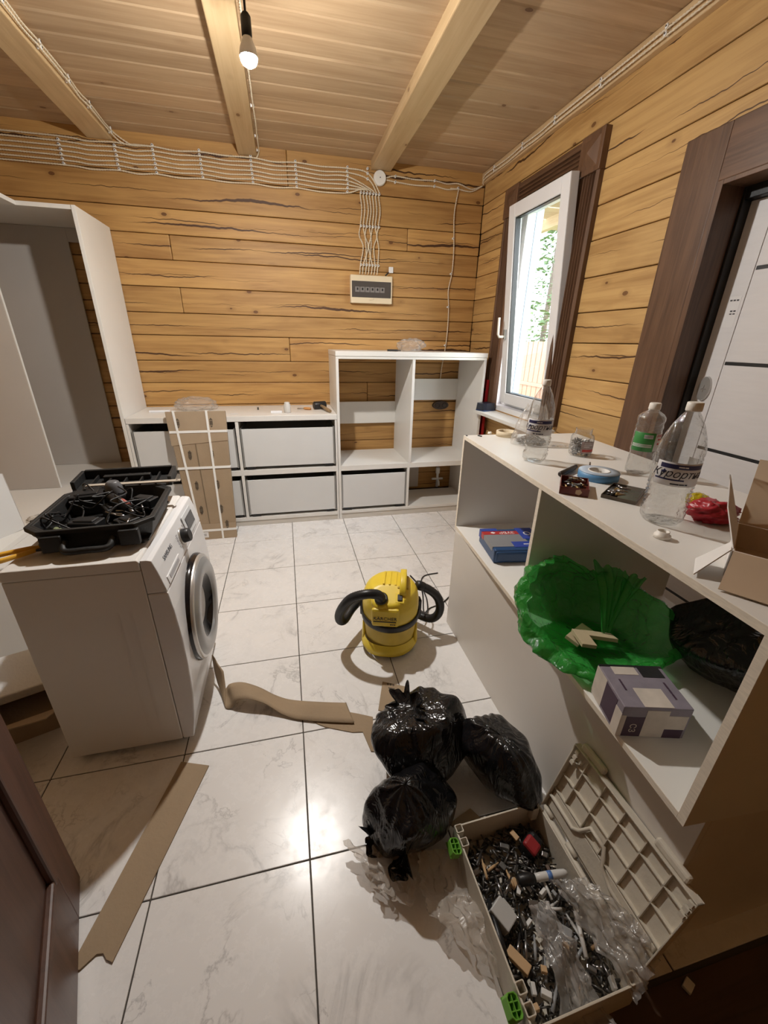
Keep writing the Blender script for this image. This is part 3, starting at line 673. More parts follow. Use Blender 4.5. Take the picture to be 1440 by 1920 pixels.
# socket behind the shelf unit, water valve
so = thing('wall_socket', 'dark double wall socket seen through the right bay of the shelf unit', 'socket', (2.0, YB-.002, .93), (pi/2,0,0))
MB().prism([(.085*cos(a)*(1 if abs(cos(a)) < .0 else 1), .042*sin(a)) for a in [2*pi*i/32 for i in range(32)]], 0, .03, 'z').build('socket_plate', plain('dark_brown_plastic', (.05,.03,.02), .35), so, bevel=.004)
for s in (-1, 1): MB().lathe([(.026,.0295),(.026,.032),(.021,.032),(.02,.0305)], 20, M=T(s*.038,0,0), capb=False, capt=False).build('socket_ring', BLACKG, so)
va = thing('water_valve', 'white plastic water pipe with valve in the open lower bay', 'valve', (2.0, .80, .08))
MB().lathe([(.013,0),(.013,.22)], 12).build('pipe', PVC, va); MB().lathe([(.019,.15),(.022,.155),(.022,.205),(.018,.215)], 12).build('coupling', PVC, va)
MB().tube([(-.06,0,.09),(.06,0,.09)], .012, 10).build('tee', PVC, va); MB().tube([(0,-.02,.09),(0,-.05,.07),(0,-.06,.03)], .008, 8).build('valve_lever', PVC, va)
# ============================================================ WASHING MACHINE
WX0, WY0, WY1, WH = -.40, -1.79, -1.185, .85
PROF = [(.030,.03),(.046,.12),(.060,.25),(.066,.40),(.066,.52),(.060,.64),(.050,.735),(.036,.80),(.022,.85)]
def wxf(z):
    for (x0,z0),(x1,z1) in zip(PROF[:-1], PROF[1:]):
        if z0 <= z <= z1: return x0+(x1-x0)*(z-z0)/(z1-z0)
    return PROF[0][0] if z < .03 else PROF[-1][0]
WM = plain('white_enamel', (.72,.72,.73), .22, var=.01); WMS = plain('white_enamel_side', (.72,.70,.67), .35, var=.02)
cxw, cyw = (WX0+.03)/2, (WY0+WY1)/2
w = thing('washing_machine', 'white front loading washing machine with a black tool case on it', 'washing machine', (cxw, cyw, 0))
def wl_(x, y, z): return (x-cxw, y-cyw, z)
def wprism(nm, poly, y0, y1, m, parent=None, bevel=.004):
    return MB().prism([(x-cxw, z) for x, z in poly], y0-cyw, y1-cyw, 'y').build(nm, m, parent or w, bevel=bevel)
zl = .812
body = wprism('cabinet', [(WX0,.03),(-.012,.03),(-.012,zl-.002),(WX0,zl-.002)], WY0, WY1, WMS, bevel=.003)
front = wprism('front_panel', [(-.0105,.03)]+[p for p in PROF if p[1] <= .7]+[(wxf(.717),.717),(-.0105,.717)], WY0+.001, WY1-.001, WM)
ctl = wprism('control_panel', [(-.0105,.720),(wxf(.720),.720),(wxf(.735),.735),(.036,.80),(.024,.842),(.010,.846),(-.0105,.846)], WY0+.001, WY1-.001, WM, bevel=.003)
wprism('top_lid', [(WX0,zl),(-.012,zl),(-.012,.842),(-.018,.85),(WX0+.006,.85),(WX0,.844)], WY0-.002, WY1+.002, WMS)
for (x, y) in ((-.36, WY0+.05), (-.02, WY0+.05), (-.36, WY1-.05), (-.02, WY1-.05)):
    MB().lathe([(.022,0),(.022,.012),(.012,.014),(.012,.032)], 14, M=T(*wl_(x,y,0))).build('foot', BLACK, w)
# pressed stripes on the side
for q in (-.115, -.075): MB().add([wl_(q-.006,WY0,.12), wl_(q,WY0-.0035,.16), wl_(q+.006,WY0,.12), wl_(q+.006,WY0,.66), wl_(q,WY0-.0035,.62), wl_(q-.006,WY0,.66)], [(0,1,4,5),(1,2,3,4),(0,2,1),(3,5,4)], True).build('side_rib', WMS, body)
def on_front(y, z, out=0.0):
    d = .002; t = Vector((wxf(z+d)-wxf(z-d), 0, 2*d)).normalized(); n = Vector((t.z, 0, -t.x))
    M = Matrix(((0, t.x, n.x), (1, 0, 0), (0, t.z, n.z))).to_4x4(); M.translation = Vector(wl_(wxf(z), y, z))+n*out
    return M     # local x = along the front, y = up, z = outwards
MF = on_front(-1.335, .785, .0005)
MB().box(-.075, .075, -.045, .045, 0, .004, M=MF).build('display_bezel', plain('pale_bezel', (.62,.64,.66), .2), ctl, bevel=.002)
MB().box(-.048, .068, -.026, .026, .0035, .006, M=MF).build('display', plain('dark_display', (.06,.06,.065), .15), ctl, bevel=.001)
MK = on_front(-1.475, .778, 0)
MB().lathe([(.034,0),(.034,.004),(.030,.006)], 32, M=MK).build('knob_ring', CHR, ctl)
MB().lathe([(.029,.004),(.027,.030),(.024,.034),(.020,.034)], 32, M=MK).build('program_knob', BLACK, ctl, bevel=.001)
PR = plain('grey_print', (.16,.16,.17), .5)
random.seed(2); mk = MB()
for a in range(9):
    for s in (-1, 1):
        yy = -.026+.0065*a; mk.box(s*(.043+.004*(a % 2))-.012*(s < 0)-.002, s*(.043+.004*(a % 2))+.012*(s > 0)+.002, yy, yy+.0025, 0, .0006, M=MK)
o = mk.build('program_print', PR, ctl); o['kind'] = 'stuff'
text_mesh('SAMSUNG', .024, on_front(-1.655, .803, .001)).build('brand_lettering', plain('brand_blue_grey', (.14,.15,.18), .5), ctl)
MD = on_front(-1.665, .742, 0)
MB().box(-.085, .085, -.016, .014, -.004, .003, M=MD).build('detergent_drawer', WM, ctl, bevel=.002); MB().box(-.062, .062, -.006, .009, .0028, .004, M=MD).build('recess_shade', plain('recess_shade_grey', (.40,.40,.42), .5), ctl)  # grey slab on the white drawer: shade of the grip recess as colour
# door
dc = (-1.49, .452)
MDr = Matrix(((0,0,1),(1,0,0),(0,1,0))).to_4x4(); MDr.translation = Vector(wl_(.046, dc[0], dc[1]))
dr_ = MB().lathe([(.224,-.012),(.228,.006),(.228,.022),(.222,.032)], 56, M=MDr, capb=False, capt=False).build('door_rim', BLACKG, w)
MB().lathe([(.222,.030),(.221,.040),(.213,.045),(.208,.044)], 56, M=MDr, capb=False, capt=False).build('chrome_trim', CHR, dr_)
MB().lathe([(.209,.043),(.190,.056),(.155,.058),(.138,.052),(.132,.040)], 56, M=MDr, capb=False, capt=False).build('grey_door_ring', plain('silver_grey_plastic', (.30,.30,.30), .3, metal=.4), dr_)
MB().lathe([(.134,.044),(.11,.028),(.07,.012),(.02,.004),(.001,.003)], 48, M=MDr, capb=False).build('door_glass', plain('dark_door_glass', (.006,.006,.007), .08, spec=.18), dr_)
# leftover wrapping film low on the front
FILM = film('clear_film', (.92,.91,.89), clear=.80, rough=.15, gloss=.7, bump=.9, bscale=22)
FILMM = film('milky_film', (.78,.72,.65), clear=.42, rough=.3, gloss=.5, bump=1.0, bscale=18)

# ============================================================ BLACK TOOL CASE on the machine
k = thing('tool_case', 'open black plastic tool case full of chargers and cords on the washer', 'tool case', (-.185, -1.497, .851), (0,0,.06))
tx, ty, th = .185, .205, .088
BP = plain('black_case_plastic', (.009,.009,.009), .55, bump=.15, bscale=120)
MB().box(-tx+.02, tx-.02, -ty+.02, ty-.02, .012, .018).build('tray_floor', BP, k)
def wall_ring(nm, hx, hy, z0, z1, t, m, par, ch=.05, fl=.0):
    P = [(-hx+ch,-hy),(hx-ch,-hy),(hx,-hy+ch),(hx,hy-ch),(hx-ch,hy),(-hx+ch,hy),(-hx,hy-ch),(-hx,-hy+ch)]
    def ins(p, d): return (p[0]-d*(1 if p[0] > 0 else -1), p[1]-d*(1 if p[1] > 0 else -1))
    mb = MB(); n = 8; rings = [[(*ins(p, fl), z0) for p in P], [(*p, z1) for p in P], [(*ins(p, t), z1) for p in P], [(*ins(p, t+fl), z0) for p in P]]
    vs = [q for r in rings for q in r]; fs = []
    for a in range(4):
        b = (a+1) % 4
        for i in range(n): l = (i+1) % n; fs.append((a*n+i, a*n+l, b*n+l, b*n+i))
    mb.add(vs, fs); return mb.build(nm, m, par, bevel=.003)
tray = wall_ring('tray_wall', tx, ty, .012, th, .014, BP, k, .05, .02)
wall_ring('tray_rim', tx+.006, ty+.006, th-.014, th+.002, .012, BP, k, .052)
for (x, y) in ((.12,-.215), (-.10,-.215)): MB().box(x-.03, x+.03, y-.012, y+.012, .02, .075).build('latch', BP, k, bevel=.004)
for x, y in ((-.12,-.15),(.12,-.15),(-.12,.15),(.12,.15)): MB().box(x-.03, x+.03, y-.03, y+.03, 0, .014).build('foot_pad', BP, k, bevel=.004)
MB().tube(curve_pts([(-.07,-.21,.05),(-.06,-.245,.03),(0,-.25,.03),(.06,-.245,.03),(.07,-.21,.05)], 6), .011, 8).build('carry_handle', BP, k)
LM = T(0, ty+.012, th, rx=radians(4))
def lidp(nm, b, m=BP, bevel=.003): return MB().box(*b, M=LM).build(nm, m, k, bevel=bevel)
lid = lidp('lid', (-tx, tx, .0, .135, -.012, -.004))
for b in ((-tx,-tx+.015,0,.135,-.004,.03), (tx-.015,tx,0,.135,-.004,.03), (-tx+.015,tx-.015,.12,.135,-.004,.034), (-.09,.09,.07,.095,-.004,.02)): lidp('lid_wall', b)
for x in (-.12, -.06, 0, .06, .12): MB().box(x-.003, x+.003, .01, .12, -.004, .012, M=LM).build('lid_rib', BP, lid)
# the things lying in it
gc = 'chargers and adapters in the black tool case'; random.seed(12)
CH = plain('black_charger', (.012,.012,.013), .45); CASEZ = .851+.019
for i, (x, y, sx, sy, sz, rz, z, lab) in enumerate(((-.30,-1.36,.055,.045,.075,.2,0,'big square black charger at the closet end of the tool case'), (-.185,-1.44,.035,.04,.045,.6,0,'medium black charger lying askew in the tool case'), (-.09,-1.40,.045,.028,.035,-.4,.02,'grey topped power adapter by the front wall of the tool case'),
      (-.10,-1.55,.035,.045,.03,.9,0,'low flat adapter near the latch corner of the tool case'), (-.24,-1.55,.05,.03,.035,-.2,0,'short dark battery block beside the coiled cords in the case'))):
    o = MB().box(-sx, sx, -sy, sy, 0, sz).box(-sx*.7, sx*.7, -sy*.7, sy*.7, sz, sz+.006).build('charger', CH); o.location = (x, y, CASEZ+z); o.rotation_euler = (0,0,rz); tag(o, lab, 'charger', gc)
    o.modifiers.new('b', 'BEVEL').width = .005
o = MB().lathe([(.034,0),(.036,.02),(.03,.06),(.022,.075),(.018,.078)], 18).build('spool', plain('grey_spool', (.10,.10,.105), .4)); o.location = (-.215,-1.33,CASEZ+.03); tag(o, 'dark grey round cable spool standing in the tool case', 'spool')
dr2 = thing('cordless_drill', 'dark screwdriver with a reddish grip lying in the tool case', 'power tool', (-.155,-1.455,CASEZ+.055), (0,.2,-.75))
MB().tube([(-.07,0,0),(-.02,0,.004),(.05,0,0)], [.018,.02,.015], 10).build('tool_body', CH, dr2); MB().tube([(.0,.006,.012),(.045,.006,.012)], .009, 8).build('red_grip', plain('dusty_red', (.42,.12,.10), .5), dr2); MB().tube([(.05,0,0),(.085,0,0)], .006, 8).build('chuck', STEEL, dr2)
random.seed(31)
for i in range(9):
    x0, y0 = random.uniform(-.31,-.07), random.uniform(-1.62,-1.34); pts = [(x0, y0, CASEZ+.03)]
    for q in range(6): pts.append((max(-.33,min(-.045, pts[-1][0]+random.uniform(-.08,.08))), max(-1.64,min(-1.31, pts[-1][1]+random.uniform(-.08,.08))), CASEZ+random.uniform(.03,.10)))
    o = MB().tube(curve_pts(pts, 6), .003, 6).build('cord', CH); tag(o, 'thin black cord tangled among the chargers in the tool case', 'cord', 'cords in the tool case')
random.seed(5); gl = 'loose clips and bits in the tool case'
for i in range(12):
    a = random.uniform(0, pi); c_ = Vector((random.uniform(-.17,-.06), random.uniform(-1.60,-1.40), CASEZ+.035)); d = Vector((cos(a), sin(a), random.uniform(-.1,.3)))*random.uniform(.015,.035)
    o = MB().tube([c_-d, c_, c_+d], .004, 6).build('metal_bit', STEEL); tag(o, 'small steel bit lying loose among the cords in the tool case', 'bit', gl)
# flat bar across the back of the case
mb_ = MB().box(-.165, .185, -.012, .012, 0, .005).build('flat_bar', plain('dull_beige_metal', (.52,.46,.38), .45, metal=.3), bevel=.001); mb_.location = (-.16, -1.292, .951); mb_.rotation_euler = (0, 0, .03); tag(mb_, 'flat beige metal bar with a hole laid across the tool case', 'bar')
MB().lathe([(.004,.0049),(.004,.0056),(.001,.0057)], 10, M=T(.172,0,0)).build('hole', BLACK, mb_)
fl_ = MB().box(-.055, .055, -.02, .02, 0, .012).box(-.055, -.04, -.02, .02, .012, .022).box(.04, .055, -.02, .02, .012, .022).build('case_insert', BP, bevel=.003); fl_.location = (-.435, -1.40, .852); fl_.rotation_euler = (0,0,1.1); tag(fl_, 'narrow black plastic insert lying behind the tool case', 'insert')
# pliers with yellow handles
p = thing('pliers', 'black pliers with long yellow handles on the washer corner', 'pliers', (-.335, -1.665, .852), (0,0,-2.55))
YG = plain('yellow_grip', (.78,.42,.04), .4)
for s in (-1, 1):
    MB().tube(curve_pts([(.0,s*.006,.014),(.05,s*.018,.014),(.11,s*.026,.014),(.15,s*.020,.014)], 6), [.006]*3+[.0085]*14+[.007]*2, 8).build('handle_grip', YG, p)
    MB().tube([(.135,s*.022,.014),(.165,s*.017,.014)], .0095, 8).build('grip_end', BLACK, p)
MB().tube([(-.07,0,.014),(-.05,0,.014),(-.02,0,.014),(.005,0,.014)], [.006,.012,.016,.012], 10).build('jaw', BLACK, p)
MB().box(-.035, -.005, -.02, .02, .004, .03).build('joint', BLACK, p, bevel=.005)
gl_ = MB().grid(lambda u, v: (.03*cos(2*pi*u)*sin(pi*v)*(1.6+.3*noise.noise((u*5,v*4,2))), .022*sin(2*pi*u)*sin(pi*v)*(1.2+.4*noise.noise((u*6,v*5,5))), .02-.02*cos(pi*v)), 20, 10, True).build('green_glove', plain('olive_green_cloth', (.16,.18,.09), .8, bump=.4)); gl_.location = (-.365,-1.56,.852); tag(gl_, 'crumpled olive green cloth between pliers and tool case', 'cloth')
# ============================================================ VACUUM CLEANER
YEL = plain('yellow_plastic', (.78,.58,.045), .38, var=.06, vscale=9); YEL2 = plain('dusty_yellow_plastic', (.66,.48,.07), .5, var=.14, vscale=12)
v = thing('vacuum_cleaner', 'yellow drum vacuum cleaner with black hose on the tiled floor', 'vacuum cleaner', (.945, -1.375, 0), (0,0,-.30))
# drum
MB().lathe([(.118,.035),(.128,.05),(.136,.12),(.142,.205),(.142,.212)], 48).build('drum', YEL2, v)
def skirt(u, t):
    a = 2*pi*u; lob = .012*max(0, cos(2*(a-.8)))**2
    r = .146+lob+(.014 if t < .5 else 0)*(1-t)
    prof = [(0.0,.024),(.25,.022),(.5,.05),(.75,.075),(1,.082)]
    z = .02+.065*t; rr = (.150+lob)*(1-.10*max(0,t-.45)/.55) if t > .2 else (.140+lob)
    return (rr*cos(a), rr*sin(a), z-.02*max(0,cos(a-1.2))*(t > .3)*.6)
MB().grid(skirt, 48, 7, True).build('base_skirt', YEL, v)
for a in (.6, 2.2, 3.9, 5.4):
    cw = MB().tube([(.118*cos(a)-.012*sin(a), .118*sin(a)+.012*cos(a), .016), (.118*cos(a)+.012*sin(a), .118*sin(a)-.012*cos(a), .016)], .015, 14).build('castor', BLACK, v)
    MB().lathe([(.012,.024),(.016,.03),(.016,.045)], 12, M=T(.118*cos(a),.118*sin(a),0)).build('castor_mount', YEL, v)
# belt between drum and head
MB().grid(lambda u, t: ((.1515+.002*sin(pi*t))*cos(2*pi*u), (.1565+.002*sin(pi*t))*sin(2*pi*u), .196+.036*t+.010*sin(2*pi*u)), 48, 5, True).build('black_belt', BLACK, v, solid=.004)
for a in (.25, 2.9): MB().box(-.022, .022, -.013, .013, .155, .27, M=T(.152*cos(a), .152*sin(a), 0, rz=a+pi/2)).build('clip', BLACK, v, bevel=.008)
# motor head: a squat dome, cut back to a slope at the front
def head(u, t):
    a = 2*pi*u; prof = [(.143,.222),(.146,.26),(.145,.30),(.138,.335),(.126,.362),(.105,.382),(.07,.392),(.03,.396),(.0,.397)]
    k = t*(len(prof)-1); i = min(int(k), len(prof)-2); f = k-i
    r = prof[i][0]*(1-f)+prof[i+1][0]*f; z = prof[i][1]*(1-f)+prof[i+1][1]*f
    x, y = r*cos(a), r*sin(a)
    cut = .405+.55*(y+.02); z2 = min(z, cut) if y < 0 else z       # front slope
    if y < -.02 and z2 < z: y = y*1.0
    y *= 1.06
    return (x, y, max(z2, .222)+.010*sin(a)*(1-min(1,t*2)))
MB().grid(head, 64, 40, True).build('motor_head', YEL, v)
# raised front nose with inlet
MN = T(-.042, -.110, .350, rx=radians(29), rz=0)
MB().lathe([(.052,-.05),(.050,-.006),(.044,.006),(.034,.008)], 32, M=MN).build('inlet_collar', YEL, v)
MB().lathe([(.033,.0),(.033,.018),(.027,.022)], 24, M=MN).build('inlet_ring', BLACK, v)
MB().box(-.085, .05, -.1575, -.132, .222, .325).build('nose_plate', YEL, v, bevel=.012)
MS = T(.050, -.104, .360, rx=radians(29))
MB().box(-.022, .022, -.028, .028, -.03, .004, M=MS).build('switch_frame', YEL, v, bevel=.004); MB().box(-.012, .012, -.017, .017, .003, .011, M=MS).build('rocker_switch', BLACK, v, bevel=.003)
# handle over the top with slots beside it
def arch(u, t):
    a = pi*u; w_ = .016*(t-.5)*2
    return (.062+w_, -.005-.085*cos(a), .375+.058*sin(a))
MB().grid(arch, 20, 4).build('carry_handle', YEL, v, solid=.012)
pieces('handle_post', YEL, v, [(.044,.080,.060,.092,.34,.385), (.044,.080,-.098,-.066,.33,.38)], .006)
for i, x in enumerate((-.035, -.005, .025)): MB().box(x-.005, x+.005, -.045, .075, .388-.003*i, .402-.002*i).build('top_rib', YEL, v, bevel=.003)
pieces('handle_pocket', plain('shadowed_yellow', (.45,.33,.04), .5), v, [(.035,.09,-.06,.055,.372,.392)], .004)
TM = T(-.018, -.1585, .272, rx=radians(90))
text_mesh('KÄRCHER', .026, TM, .0006).build('brand_lettering', BLACK, v); MB().box(-.075, .036, -.1595, -.1570, .2525, .2570).build('brand_bar', BLACK, v)
dashes([.008,.006,.007], .006, T(.020, -.1585, .240, rx=radians(90)), None, .35, .0006).build('small_print', BLACK, v)['kind'] = 'stuff'
for a in (3.35, 6.1): MB().grid(lambda u, t: ((.150-.004*t)*cos(a+.35*(u-.5)), (.150-.004*t)*sin(a+.35*(u-.5)), .05+.11*t*(1-1.2*abs(u-.5))), 9, 6).build('side_lug', YEL, v, solid=.012)
# hose (world coordinates -> local)
Mi = (Matrix.Translation((.945,-1.375,0)) @ Matrix.Rotation(-.30, 4, 'Z')).inverted()
ctrl = [(.868,-1.470,.345),(.862,-1.495,.385),(.835,-1.515,.418),(.785,-1.515,.425),(.725,-1.49,.395),(.690,-1.46,.335),(.672,-1.42,.26),(.678,-1.385,.195),(.705,-1.355,.172),(.76,-1.28,.185),(.83,-1.21,.18),(.95,-1.165,.15),(1.06,-1.20,.11),(1.13,-1.28,.085),(1.185,-1.345,.095),(1.215,-1.375,.14),(1.222,-1.38,.20),(1.20,-1.375,.262),(1.15,-1.37,.31),(1.10,-1.365,.335)]
hp = curve_pts(ctrl, 14); rr_ = [.0225+(.0014 if i % 2 else -.0014) for i in range(len(hp))]
MB().tube([Mi @ p for p in hp], rr_, 14).build('hose', plain('black_ribbed_hose', (.016,.016,.017), .38), v)
MB().tube([Mi @ Vector(p) for p in ((1.125,-1.367,.325),(1.10,-1.365,.337),(1.085,-1.363,.343))], [.024,.026,.022], 14).build('hose_cuff', BLACK, v)
MB().tube([Mi @ p for p in curve_pts([(1.07,-1.30,.36),(1.16,-1.25,.22),(1.2,-1.2,.03),(1.26,-1.14,.005),(1.36,-1.1,.005),(1.50,-1.0,.005),(1.62,-1.06,.005)], 8)], .0042, 8).build('power_cord', BLACK, v)
MB().tube([Mi @ p for p in curve_pts([(1.07,-1.32,.19),(1.15,-1.27,.10),(1.22,-1.2,.02),(1.27,-1.05,.005),(1.29,-.88,.005),(1.34,-.78,.005),(1.45,-.76,.005)], 8)], .0042, 8).build('power_cord', BLACK, v)

# ============================================================ CARDBOARD FLAT PACK leaning on the drawer cabinet
lean = math.atan2(.155, 1.0)
pk = thing('cardboard_flat_pack', 'tall brown cardboard flat pack tied with white straps leaning on the cabinet', 'box', (-.170, .108, 0), (-lean, 0, 0))
hx = .185
MB().prism([(-.142,.0),(.178,.0),(.193,1.012),(-.228,1.012)], 0, .045, 'y').build('carton', CARD, pk, bevel=.003)
MB().prism([(-.215,.76),(.192,.79),(.195,1.013),(-.229,1.013)], -.004, 0, 'y').build('top_flap', plain('brown_cardboard_flap', (.37,.275,.18), .85, var=.08), pk, bevel=.001)
MB().prism([(-.143,-.0),(.179,.0),(.182,.13),(-.150,.13)], -.004, 0, 'y').build('bottom_flap', MATS['brown_cardboard_flap'], pk, bevel=.001)
MB().prism([(-.02,.13),(-.014,.13),(-.042,.77),(-.05,.77)], -.0025, 0, 'y').build('centre_seam', plain('dark_card_edge', (.18,.13,.08), .9), pk)
STR = plain('white_strap', (.80,.79,.76), .5)
def pxl(z): return -.142+(-.228+.142)*z/1.012
def pxr(z): return .178+(.193-.178)*z/1.012
for z in (.862, .585, .075): MB().box(pxl(z)-.003, pxr(z)+.003, -.0075, .0475, z-.009, z+.009).build('strap', STR, pk, bevel=.001)
for f in (.13, .68):
    b0, b1 = pxl(0)+(pxr(0)-pxl(0))*(f*.9+.06), pxl(1.012)+(pxr(1.012)-pxl(1.012))*f
    MB().prism([(b0-.007,-.001),(b0+.007,-.001),(b1+.008,1.018),(b1-.008,1.018)], -.0085, .0475, 'y').build('strap', STR, pk, bevel=.001)
MB().box(-.09, -.035, -.0055, -.004, .018, .062).build('paper_label', plain('paper_label_white', (.74,.72,.70), .6), pk); MB().box(-.08, -.05, -.006, -.0054, .03, .05).build('label_print', plain('pale_print', (.45,.44,.44), .6), pk)
def fragile(x, z, s=1):
    mb = MB()
    mb.box(x-.012*s, x+.012*s, -.0048, -.0041, z-.022*s, z+.012*s); mb.add([(x-.015*s,-.0048,z+.016*s),(x+.015*s,-.0048,z+.016*s),(x,-.0048,z+.036*s)], [(0,1,2)]); mb.add([(x-.012*s,-.0048,z-.026*s),(x+.012*s,-.0048,z-.026*s),(x,-.0048,z-.042*s)], [(0,2,1)])
    mb.build('printed_mark', CARDPRINT, pk)['kind'] = 'stuff'
for x, z in ((-.15,.93), (.085,.93), (-.095,.69), (.065,.69), (-.075,.45), (.08,.45), (-.065,.25), (.085,.25), (.115,.12)): fragile(x, z, .95)

# ============================================================ LOOSE CARDBOARD ON THE FLOOR
def ribbon(ctrl, w0, label, name='cardboard_strip', n=10, th=.004, seed=1, side=None, torn=.0):
    """bent strip: centre line with a half width vector at every point"""
    P = curve_pts([c[0] for c in ctrl], n); S = curve_pts([c[1] for c in ctrl], n); m = len(P); rnd = random.Random(seed)
    mb = MB(); nu = 4
    def fn(u, t):
        i = min(int(round(t*(m-1))), m-1); p = P[i]+S[i]*(2*u-1)
        if torn and i in (0, m-1): p = p+(P[min(1,m-1)]-P[0]).normalized()*rnd.uniform(-torn, torn)
        return tuple(p)
    mb.grid(fn, nu+1, m, smooth=True)
    o = mb.build(name, CARD, solid=th, solid_off=0); return tag(o, label, 'cardboard')
def V3(*a): return Vector(a)
z0 = .0035
pts = [(-.005,-1.873),(.101,-1.911),(.06,-2.05),(-.06,-2.419),(-.085,-2.424),(-.10,-2.40),(-.125,-2.398),(-.145,-2.412),(-.156,-2.409)]
poly = [(-.005,-1.873),(.101,-1.911),(-.058,-2.421),(-.075,-2.412),(-.088,-2.397),(-.104,-2.395),(-.118,-2.405),(-.135,-2.418),(-.160,-2.408)]
tag(MB().prism(poly, .0008, .006, 'z').build('cardboard_strip', CARD, bevel=.0008), 'long flat cardboard strip with a torn end beside the brown door', 'cardboard')
h = lambda x, y, z: Vector((x, y, z))
ribbon([(h(.088,-1.48,.105), h(.030,-.050,-.012)), (h(.098,-1.53,.05), h(.028,-.050,-.010)), (h(.112,-1.59,.008), h(.018,-.055,0)), (h(.14,-1.60,.012), h(.02,-.058,0)), (h(.165,-1.605,.045), h(.022,-.055,.002)), (h(.22,-1.622,.060), h(.022,-.055,.002)), (h(.29,-1.65,.045), h(.02,-.055,.002)), (h(.36,-1.69,.018), h(.016,-.055,.0)), (h(.43,-1.725,.010), h(.014,-.055,.0)), (h(.55,-1.765,.012), h(.012,-.055,.0)), (h(.665,-1.795,.012), h(.010,-.055,.0))], .05, 'curled cardboard strip standing up against the washer foot', torn=.01, seed=4)
tag(MB().prism([(.49,-1.79),(.62,-1.765),(.70,-1.80),(.76,-1.83),(.745,-1.90),(.66,-1.885),(.55,-1.835)], .0005, .0045, 'z').build('cardboard_piece', CARD, bevel=.0006), 'torn cardboard piece lying under the curled strip by the black bags', 'cardboard')
tag(MB().prism([(.845,-1.645),(.950,-1.700),(.90,-1.86),(.79,-1.80)], .0006, .0046, 'z', M=None).build('cardboard_piece', CARD, bevel=.0006), 'cardboard piece with printed arrows poking out behind the tall black bag', 'cardboard')
ar = MB(); 
for i in range(3): ar.box(.862+.012*i, .871+.012*i, -1.672-.006*i, -1.660-.006*i, .0046, .0052)
ar.add([(.862,-1.685,.0052),(.895,-1.70,.0052),(.868,-1.712,.0052)], [(0,1,2)]); o = ar.build('printed_arrow', CARDPRINT, bpy.data.objects['cardboard_piece.001']); o['kind'] = 'stuff'
tag(MB().prism([(.70,-1.875),(.80,-1.86),(.86,-2.02),(.72,-1.985)], .0006, .0046, 'z').build('cardboard_piece', CARD, bevel=.0006), 'square cardboard corner tucked under the left side of the tall black bag', 'cardboard')
tag(MB().prism([(.655,-2.20),(.80,-2.16),(.83,-2.40),(.665,-2.31)], .0006, .0046, 'z').build('cardboard_piece', CARD, bevel=.0006), 'cardboard piece under the low black bag beside the clear film', 'cardboard')
tag(MB().prism([(.93,-2.30),(1.02,-2.27),(1.06,-2.335),(.96,-2.345)], .0006, .0046, 'z').build('cardboard_piece', CARD, bevel=.0006), 'small cardboard piece between the black bags and the tool organizer', 'cardboard')

# ============================================================ BLACK RUBBISH BAGS
def bag_material(name, col=(.009,.009,.010)):
    m, nt, out = _new(name); L = nt.links.new; b = N(nt, 'ShaderNodeBsdfPrincipled'); L(b.outputs[0], out.inputs[0])
    b.inputs['Base Color'].default_value = (*col, 1); b.inputs['Roughness'].default_value = .17
    tc = N(nt, 'ShaderNodeTexCoord'); mp = N(nt, 'ShaderNodeMapping'); mp.inputs['Scale'].default_value = (1.0, 1.0, .45); L(tc.outputs['Object'], mp.inputs[0])
    n1 = N(nt, 'ShaderNodeTexNoise', i_Scale=13.0, i_Detail=3.0, i_Distortion=1.6); L(mp.outputs[0], n1.inputs['Vector'])
    r1 = N(nt, 'ShaderNodeMath', operation='SUBTRACT'); L(n1.outputs['Fac'], r1.inputs[0]); r1.inputs[1].default_value = .5
    r2 = N(nt, 'ShaderNodeMath', operation='ABSOLUTE'); L(r1.outputs[0], r2.inputs[0])
    n2 = N(nt, 'ShaderNodeTexNoise', i_Scale=45.0, i_Detail=2.0, i_Distortion=.8); L(mp.outputs[0], n2.inputs['Vector'])
    ad = N(nt, 'ShaderNodeMath', operation='MULTIPLY_ADD'); L(n2.outputs['Fac'], ad.inputs[0]); ad.inputs[1].default_value = .10; L(r2.outputs[0], ad.inputs[2])
    bp = N(nt, 'ShaderNodeBump', i_Strength=.55, i_Distance=.03); L(ad.outputs[0], bp.inputs['Height']); L(bp.outputs[0], b.inputs['Normal']); MATS[name] = m; return m
BAG = bag_material('black_bag_film')
def ridged(p, f, s):
    q = Vector(p)*f+Vector((s*3.1, s*1.7, s*5.3)); return 1-abs(noise.noise(q))*2
